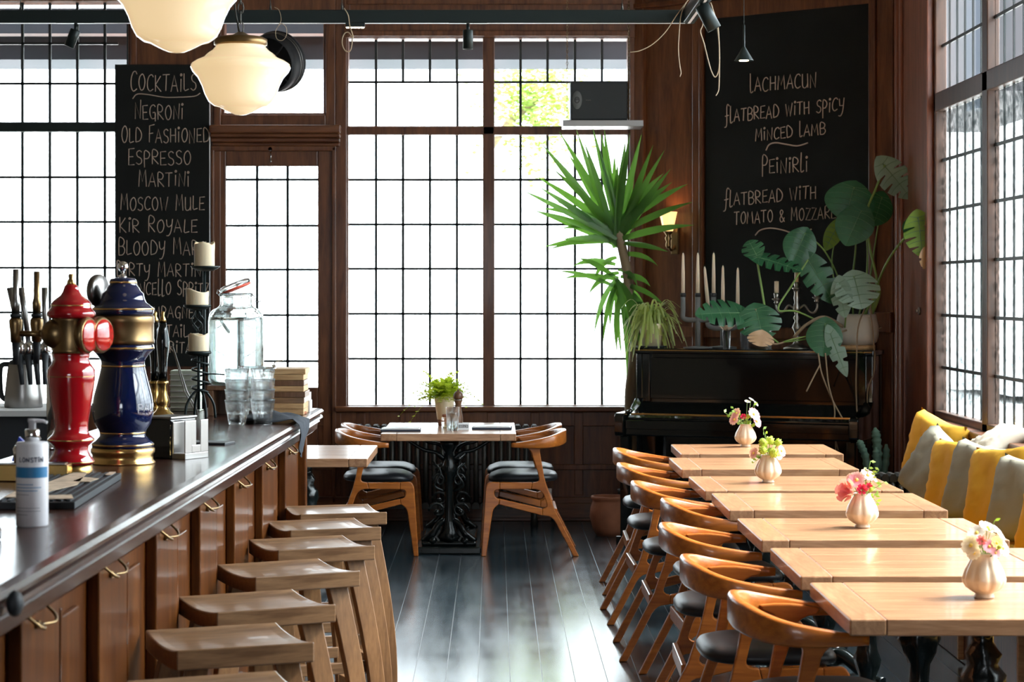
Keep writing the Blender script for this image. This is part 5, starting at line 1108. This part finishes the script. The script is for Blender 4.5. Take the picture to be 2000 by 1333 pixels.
# ---- spider plant
p = PT(1273, .12); k = p.y/F
t = thing('spider_plant', p, 'spider plant with striped arching leaves at the left end of the piano', 'potted plant')
b = MB(); b.lathe([(.001, 0), (.06, 0), (.085, .15), (.088, .16), (.08, .16), (.075, .14), (.001, .14)], n=32); b.build('pot', 'cream_ceramic', t)
b = MB(); b.lathe([(.001, 0), (.1, 0), (.105, .012), (.09, .008), (.001, .006)], n=32); b.build('saucer', 'rubber', t)
rs_ = random.Random(9); b = MB()
for i in range(150):
    a = rs_.uniform(0, 2*PI); L_ = rs_.uniform(.10, .22); hgt = rs_.uniform(.06, .22); dr = rs_.uniform(.05, .32); base = Vector((rs_.uniform(-.03, .03), rs_.uniform(-.03, .03), .145)); d = Vector((math.cos(a), math.sin(a), 0))
    pts = [base+d*L_*u+Vector((0, 0, hgt*math.sin(min(1, u*1.3)*PI/2)*1.0-dr*u**2.4)) for u in [j/9 for j in range(10)]]
    strip(b, pts, [.004+.004*math.sin(u*PI*.9) for u in [j/9 for j in range(10)]], d.cross(Vector((0, 0, 1))), .25)
b.build('leaves', 'spider', t)
# ---- tall dracaena in the window corner
YD = 14.45; k = YD/F
t = thing('tall_dracaena', (P(1243, 0, YD).x, YD, 0), 'tall dracaena tree with sword-shaped leaves left of the piano', 'potted plant'); o0 = Vector(t.location)
def dq(x, y, dy=0): return P(x, y, YD+dy)-o0
b = MB(); b.lathe([(.001, 0), (.10, 0), (.125, .26), (.13, .28), (.115, .28), (.11, .25), (.001, .25)], n=32); b.build('pot', 'iron_matt', t)
b = MB(); b.tube(spline([(0, 0, .2), dq(1232, 800), dq(1236, 730), dq(1241, 680), dq(1232, 600), dq(1224, 530), dq(1214, 480), dq(1205, 448)], 8), [.045]*8+[.042]*16+[.036]*8+[.032]*24+[.03], 12); b.build('trunk', 'trunk', t)
tips = [(1020, 372, -.2), (1040, 410, .1), (1065, 290, -.1), (1057, 280, -.25), (1092, 257, .1), (1125, 252, -.2), (1157, 248, 0), (1180, 252, .2), (1222, 272, -.2), (1253, 262, 0), (1276, 283, -.2), (1310, 330, -.3), (1287, 310, .1), (1352, 395, -.35), (1356, 440, -.3), (1305, 492, -.35), (1090, 530, -.2), (1050, 413, -.1), (1048, 345, .1), (1120, 520, -.1), (1080, 330, -.3), (1110, 300, .15), (1140, 275, -.3), (1200, 300, .2), (1240, 330, .1), (1265, 400, -.1), (1052, 365, -.25),
        (1160, 655, -.15), (1178, 668, -.2), (1192, 640, -.1), (1224, 740, -.2), (1218, 650, -.25), (1150, 575, -.1), (1160, 550, .05), (1250, 640, -.2), (1280, 650, -.1), (1300, 600, -.2), (1270, 560, -.15), (1245, 560, -.1), (1255, 700, -.15), (1310, 625, -.25), (1205, 690, -.1), (1215, 700, .05), (1235, 690, -.2), (1195, 600, .05), (1262, 610, 0), (1100, 545, .1), (1130, 505, -.2), (1285, 520, -.2)]
rd = random.Random(5)
for _ in range(16):
    a_ = rd.uniform(R(75), R(200)) if rd.random() < .75 else rd.uniform(R(20), R(75)); r_ = rd.uniform(110, 165); tips.append((1208+r_*math.cos(a_), 445-r_*1.15*math.sin(a_), rd.uniform(-.3, .2)))
for i, (x, y, dy) in enumerate(tips):
    low = y > 500; bs = dq(1206+rd.uniform(-6, 8), 455+rd.uniform(-12, 30) if not low else 500+rd.uniform(-25, 70) if y < 600 else 530+rd.uniform(0, 60), rd.uniform(-.03, .03)); tp_ = dq(x, y, dy)
    mid = bs*.5+tp_*.5+Vector((0, 0, (.05 if low else .02)+.03*rd.random()))+(Vector((.035*(1 if x > 1215 else -1), 0, 0)) if low else Vector((0, 0, 0)))
    pts = [bs*(1-u)**2+mid*2*u*(1-u)+tp_*u*u for u in [j/10 for j in range(11)]]; w0 = (.016 if low else .021)+.006*rd.random()
    b = MB(); strip(b, pts, [w0*(.55+.45*math.sin(min(1, u*2.2)*PI/2))*(1 if u < .45 else max(.02, 1-((u-.45)/.55)**1.6)) for u in [j/10 for j in range(11)]], (tp_-bs).cross(Vector((rd.uniform(-.5, .5), -1, rd.uniform(-.2, .5)))).normalized(), .22)
    b.build('leaf', 'dracaena', t)
# ---- monstera
def mleaf(parent, a, tp_, wd, nrm, m='monstera', slits=4, depth=.62, curl=.35, fold=.15, o0=Vector((0, 0, 0)), heart=.22, name='leaf', droop=.12):
    a, tp_ = Vector(a), Vector(tp_); X = tp_-a; L_ = X.length; X.normalize(); Z = (nrm-X*nrm.dot(X)).normalized(); Y = Z.cross(X); b = MB(); n = 44
    def hw(t_): return wd/2*max(0, math.sin(PI*min(1, max(0, (t_+heart)/(1+heart)))**.82))**.72
    def surf(t_, v, sg, w_, off=0):
        y = w_*v; x0 = max(t_, 0); x = (x0*L_+(t_*L_-x0*L_)*v)+.22*w_*v*v; z = fold*y-curl*y*y/wd-droop*(max(x, 0)/L_)**2*L_+off
        return a+X*x+Y*(sg*y)+Z*z
    for sg in (-1, 1):
        rs = []
        for i in range(n+1):
            t_ = -heart+(1+heart)*i/n; w_ = hw(t_); ph = (t_*slits*1.0) % 1.0
            if slits and .12 < t_ < .9 and ph > .72: w_ *= (1-depth)
            rs.append([surf(t_, j/4, sg, w_) for j in range(5)])
        b.rings(rs, closed_u=False, caps=False)
    bmesh.ops.remove_doubles(b.bm, verts=b.bm.verts[:], dist=1e-5)
    o = b.build(name, m, parent, loc=-o0)
    if wd > .1 and m.startswith('monstera'):
        b = MB(); vr = .0016
        b.tube([surf(t_, 0, 1, hw(t_), .001) for t_ in [i/8*.97 for i in range(9)]], [vr*1.8*(1-i/10) for i in range(9)], 5)
        for sg in (-1, 1):
            for q in range(6):
                t_ = (q+.35)/(slits or 6)
                if t_ < .88: b.tube([surf(t_, v, sg, hw(t_), .0008) for v in (0, .2, .4, .6, .8, .95)], [vr*(1-.12*i) for i in range(6)], 4)
            b.tube([surf(-.02-.12*v, v, sg, hw(-.05), .0008) for v in (0, .25, .5, .75)], vr*.8, 4)
        b.build('leaf_vein', 'stem_pale', o)
    return o
p = PT(1674, .12); t = thing('round_trivet', p, 'pale round wooden trivet under the monstera pot', 'trivet')
b = MB(); b.lathe([(.001, 0), (.115, 0), (.115, .03), (.001, .03)], n=40); b.build('board', 'board_wood', t)
p = p+Vector((0, 0, .031)); YM = p.y; k = YM/F
t = thing('monstera_plant', p, 'large monstera with split leaves in a grey pot on the piano', 'potted plant'); o0 = Vector(p)
b = MB(); b.lathe([(.001, 0), (.10, 0), (.125, .02), (.137, .06), (.137, .12), (.125, .175), (.118, .195), (.108, .195), (.112, .17), (.001, .165)], n=40); b.build('pot', 'pot_grey', t)
b = MB(); b.lathe([(.001, .168), (.11, .168)], n=24, caps=True); b.build('soil', 'soil', t)
def mq(x, y, dy=0): return P(x, y, YM+dy)
FR = Vector((0, -1, 0))
def V(x, y, z): return Vector((x, y, z))
LV = [((1724, 320, -.05), (1781, 386, -.10), 64, V(-.25, -.9, .45), 'monstera_pale', 4, .62), ((1668, 366, .12), (1650, 428, .02), 100, V(-.1, -1, .35), 'monstera', 0, 0), ((1722, 385, .15), (1708, 440, .1), 62, V(.2, -1, 0), 'monstera', 0, 0),
      ((1682, 412, -.02), (1652, 476, -.12), 76, V(-.1, -.9, .4), 'monstera', 0, 0), ((1640, 436, .08), (1608, 488, .1), 42, V(-.6, -.7, .2), 'monstera_light', 0, 0), ((1572, 456, .02), (1548, 512, -.08), 66, V(0, -.95, .35), 'monstera', 0, 0),
      ((1478, 503, -.1), (1568, 522, -.2), 64, V(.1, -.5, .85), 'monstera', 5, .7), ((1478, 500, -.1), (1462, 468, -.05), 46, V(-.2, -.8, .6), 'monstera', 3, .5), ((1578, 508, -.05), (1630, 590, -.15), 62, V(-.2, -.8, .55), 'monstera', 4, .55), ((1668, 540, -.18), (1684, 600, -.3), 88, V(-.1, -.7, .7), 'monstera_pale', 4, .5), ((1640, 552, -.2), (1648, 620, -.26), 44, V(-.5, -.85, .2), 'monstera_pale', 3, .5),
      ((1793, 425, -.75), (1803, 502, -.8), 60, V(-.2, -1, .2), 'monstera_light', 4, .7), ((1806, 490, -.8), (1806, 526, -.8), 22, V(.3, -.9, .2), 'dry_leaf', 2, .4), ((1779, 430, -.7), (1775, 462, -.72), 30, V(-.4, -.9, .3), 'monstera', 0, 0),
      ((1448, 612, -.2), (1362, 608, -.32), 70, V(-.1, -.75, .6), 'monstera', 5, .6), ((1476, 604, -.2), (1492, 662, -.32), 88, V(0, -.9, .42), 'monstera', 4, .5), ((1488, 650, -.315), (1484, 676, -.34), 52, V(0, -.9, .4), 'dry_leaf', 4, .5),
      ((1612, 632, -.28), (1608, 694, -.36), 70, V(-.1, -.95, .25), 'monstera', 0, 0), ((1622, 652, -.33), (1652, 736, -.4), 34, V(-.4, -.85, .25), 'monstera_pale', 3, .6), ((1640, 405, .1), (1668, 402, .08), 16, V(0, -1, .2), 'petal_yellow', 0, 0)]
for a, q, wd, nr, m, sl, dp in LV: mleaf(t, mq(*a), mq(*q), wd*k, nr, m, sl, dp, o0=o0)
def stem(pts, r=.006, m='stem', nm='stem'):
    b = MB(); b.tube([v-o0 for v in spline([mq(*q) for q in pts], 6)], r, 8); b.build(nm, m, t)
stem([(1680, 630, 0), (1712, 560, -.05), (1700, 490, -.05), (1692, 420, 0), (1712, 365, -.04), (1728, 322, -.05)], .008); stem([(1700, 615, 0), (1714, 555, -.1), (1740, 500, -.35), (1775, 455, -.62), (1793, 426, -.75)], .008); stem([(1672, 640, 0), (1690, 560, 0), (1694, 480, .05), (1682, 412, -.02)], .006); stem([(1668, 640, 0), (1664, 560, .1), (1672, 470, .14), (1668, 366, .12)], .006)
stem([(1690, 635, 0), (1700, 540, .1), (1715, 440, .15), (1722, 385, .15)], .005); stem([(1660, 630, .05), (1640, 550, .1), (1610, 490, .05), (1572, 456, .02)], .005); stem([(1655, 640, 0), (1625, 520, .1), (1640, 436, .08)], .004); stem([(1500, 650, -.15), (1492, 590, -.12), (1482, 530, -.1), (1478, 503, -.1)], .007); stem([(1640, 650, -.05), (1560, 610, -.1), (1520, 605, -.15), (1545, 560, -.1), (1578, 508, -.05)], .006)
stem([(1650, 640, -.1), (1655, 590, -.2), (1668, 540, -.18)], .005); stem([(1655, 645, -.1), (1620, 655, -.2), (1560, 660, -.2), (1510, 672, -.2), (1480, 640, -.22), (1476, 604, -.2)], .006, 'root'); stem([(1600, 655, -.22), (1580, 662, -.25), (1530, 668, -.25), (1600, 650, -.28), (1612, 632, -.28)], .004); stem([(1520, 670, -.2), (1470, 630, -.2), (1448, 612, -.2)], .005)
stem([(1650, 640, -.08), (1610, 620, -.1), (1575, 635, -.15), (1550, 660, -.15)], .011, 'root'); stem([(1690, 640, 0), (1715, 580, -.02), (1713, 550, -.02)], .014, 'stem')
for pts in ([(1690, 600, -.15), (1676, 640, -.18), (1673, 700, -.25), (1672, 760, -.26), (1675, 835, -.27)], [(1712, 560, -.1), (1700, 600, -.15), (1705, 650, -.15), (1708, 720, -.15), (1694, 770, -.16), (1700, 845, -.16)], [(1598, 690, -.33), (1605, 730, -.34), (1625, 780, -.36), (1652, 830, -.38)], [(1602, 712, -.34), (1590, 735, -.36), (1575, 765, -.37)], [(1612, 690, -.34), (1618, 750, -.36), (1630, 800, -.38), (1628, 840, -.38), (1637, 880, -.38)],
            [(1646, 830, -.38), (1634, 855, -.38), (1632, 880, -.38)], [(1700, 600, -.08), (1710, 640, -.05), (1722, 640, -.02)]): stem(pts, .0045, 'root', 'aerial_root')
# ---- floor plants
p = G(1192, 1052, 0); t = thing('terracotta_pot', (p.x+.0, p.y+.17, 0), 'empty terracotta pot on the floor left of the piano', 'plant pot')
b = MB(); b.lathe([(.001, 0), (.085, 0), (.11, .05), (.128, .13), (.122, .19), (.108, .225), (.108, .235), (.118, .245), (.118, .262), (.104, .262), (.1, .24), (.11, .17), (.10, .05), (.001, .02)], n=40); b.build('pot_body', 'terracotta', t)
b = MB(); b.lathe([(.001, .15), (.108, .15)], n=24); b.build('soil', 'soil', t)
p = P(1702, 0, 13.0); t = thing('cactus', (p.x-.06, 13.0, 0), 'grey-green column cactus standing right of the piano', 'potted plant'); o0 = Vector(t.location)
b = MB(); b.lathe([(.001, 0), (.11, 0), (.14, .22), (.145, .24), (.13, .24), (.125, .2), (.001, .2)], n=32); b.build('pot', 'terracotta', t)
for pts, r in (([(1708, 980, 0), (1714, 900, 0), (1712, 860, 0), (1709, 836, 0)], .032), ([(1700, 960, -.03), (1692, 900, -.03), (1682, 872, -.04), (1677, 860, -.04)], .027), ([(1712, 960, -.05), (1711, 900, -.06), (1711, 874, -.06)], .026), ([(1722, 960, .02), (1730, 900, .02), (1731, 868, .02)], .026)):
    c = [v-o0 for v in spline([P(x, y, 13.0+dy) for x, y, dy in pts], 8)]; n = len(c); b = MB()
    b.tube(c, [r*(.7+.3*math.sin(i*1.1)**2)*(1 if i < n-4 else (n-i)/5+.1) for i in range(n)], 10); b.build('column', 'cactus', t)
# ================================================================== FLOWER VASES ON THE OAK TABLES
def vase(label, p, s=1.0):
    t = thing('ribbed_vase', p, label, 'vase', 'cream ribbed vases on the oak tables'); b = MB()
    prof = [(.001, 0), (.028, 0), (.029, .006), (.024, .012), (.035, .018), (.052, .03), (.061, .045), (.062, .055), (.055, .078), (.043, .1), (.034, .116), (.031, .122), (.033, .127), (.029, .127), (.028, .12), (.04, .1), (.05, .06), (.001, .03)]
    b.lathe([(r*s, z*s) for r, z in prof], n=64, fr=lambda a, z: 1-.10*abs(math.cos(4*a))**8*(1 if .02*s < z < .11*s else .2)); b.build('vase_body', 'cream_glaze', t); return t
v0 = vase('cream ribbed vase of pink and white flowers on the farthest table', G(1456, 873, .7505)); va = [v0]
for (px, py, l, rz) in ((1500, 943, 'cream ribbed vase of green pompom flowers', .3), (1684, 1031, 'cream ribbed vase of pink roses in the middle of the row', .6), (1922, 1168, 'cream ribbed vase of white flowers on the nearest table', .1)): va.append(dup(v0, G(px, py, .7505), rz, l))
def bouquet(label, v, spec, sprigs, seed):
    t = thing('flower_bouquet', Vector(v.location)+Vector((0, 0, .045)), label, 'flowers', 'bouquets in the ribbed vases'); rr = random.Random(seed); k = v.location.y/F
    for kind, x, y, r, m, dy in spec:
        c = Vector((x*k, dy, .085+y*k)); d = Vector((x*k*2.2, dy*1.5-.07, .05+max(0, y)*k*.6)).normalized(); r = r*k; b = MB()
        if kind == 'd': daisy(b, c, r, d, 12, .3, rr.random(), .27)
        elif kind == 'r': rose(b, c, r*.8, d, rr.random())
        elif kind == 'p': b.ball(c, r*.8, 14)
        o = b.build('blossom', m, t)
        if kind == 'd': b = MB(); b.ball(c+d*r*.10, r*.22, 10); b.build('blossom_centre', 'petal_yellow', o)
        if kind == 'p':
            b = MB()
            for i in range(40):
                e = Vector((rr.gauss(0, 1), rr.gauss(0, 1), rr.gauss(0, 1))).normalized(); b.tube([c+e*r*.7, c+e*r*1.02], [r*.12, r*.05], 4)
            b.build('florets', 'pom', o)
        b = MB(); b.tube(spline([(x*k*.15, dy*.1, 0), (x*k*.25, dy*.3, .06), tuple(c-d*r*.2)], 4), .0016, 5); b.build('stalk', 'stem', t)
    for x, y, n in sprigs:
        b = MB(); tp_ = Vector((x*k, rr.uniform(-.03, .03), .085+y*k)); pts = spline([Vector((0, 0, .05)), Vector((x*k*.4, 0, .07+max(y, 0)*k*.5)), tp_], 6); b.tube(pts, .001, 4)
        for i in range(n):
            q = pts[4+int((len(pts)-5)*i/max(1, n-1))]; a = rr.uniform(0, 2*PI); e = Vector((math.cos(a), math.sin(a)*.6, rr.uniform(-.2, .7))).normalized(); L_ = rr.uniform(8, 14)*k
            strip(b, [q, q+e*L_*.5, q+e*L_], [.0006, 3*k, .0004], e.cross(Vector((.2, -1, .3))).normalized(), .2)
        b.build('sprig', 'sprig', t)
bouquet('pink daisies and white buds in the vase on the farthest table', va[0], [('d', -18, 20, 11, 'petal_pink', -.02), ('d', -22, 8, 12, 'petal_pink', -.03), ('r', -6, 14, 5, 'petal_red', -.05), ('d', 14, 18, 14, 'petal_pink', -.03), ('d', 20, 4, 13, 'petal_pink', -.02), ('d', 4, 42, 6, 'petal_white', .01), ('d', 12, 46, 6, 'petal_white', .02), ('d', 20, 38, 6, 'petal_white', 0), ('p', 3, 14, 5, 'pom', -.03)], [(-42, 22, 7), (-25, 30, 6), (-15, -25, 6), (5, 4, 8), (12, -5, 7), (-5, -6, 8), (15, 36, 4)], 1)
bouquet('green pompom chrysanthemums in the vase behind the bare oak table', va[1], [('p', -10, 22, 10, 'pom', -.02), ('p', 4, 26, 10, 'pom', 0), ('p', -12, 8, 10, 'pom', -.04), ('p', 8, 4, 11, 'pom', -.05), ('p', 20, 22, 9, 'pom', .0), ('d', -28, 2, 12, 'petal_pink', -.02), ('d', 24, 6, 12, 'petal_pink', -.02), ('d', 18, -2, 9, 'petal_cream', -.04)], [(-8, 48, 6), (-4, 40, 4), (-28, -16, 6), (10, 12, 6)], 2)
bouquet('pink roses and daisies in the vase in the middle of the row', va[2], [('r', -32, 4, 20, 'petal_rose', -.03), ('d', -12, 24, 18, 'petal_pink', -.02), ('r', -6, 8, 9, 'petal_red', -.06), ('r', 8, 14, 6, 'petal_red', -.05), ('d', 10, 32, 16, 'petal_pink', .0), ('d', -22, 26, 13, 'petal_pink', 0), ('d', 22, 26, 12, 'petal_white', .02), ('p', 12, 8, 6, 'pom', -.05)], [(30, 45, 10), (42, 20, 9), (34, -6, 7), (36, -25, 6), (18, 60, 7), (5, 44, 6), (14, -2, 7)], 3)
bouquet('white and pale pink flowers in the vase on the nearest table', va[3], [('d', -28, 14, 20, 'petal_cream', -.02), ('d', -14, 36, 18, 'petal_white', 0), ('d', 10, 44, 20, 'petal_white', .02), ('d', 30, 34, 18, 'petal_white', .02), ('d', 2, 14, 14, 'petal_pink', -.05), ('d', 32, 8, 17, 'petal_white', -.02), ('r', -12, 26, 9, 'petal_rose', -.05), ('d', 18, 20, 14, 'petal_yellow', -.04), ('d', 14, 2, 11, 'petal_pink', -.05), ('p', 20, 14, 5, 'pom', -.06), ('d', -24, 0, 15, 'petal_cream', -.03)], [(18, 62, 4), (32, -10, 5), (26, -18, 5), (-6, 20, 5)], 4)
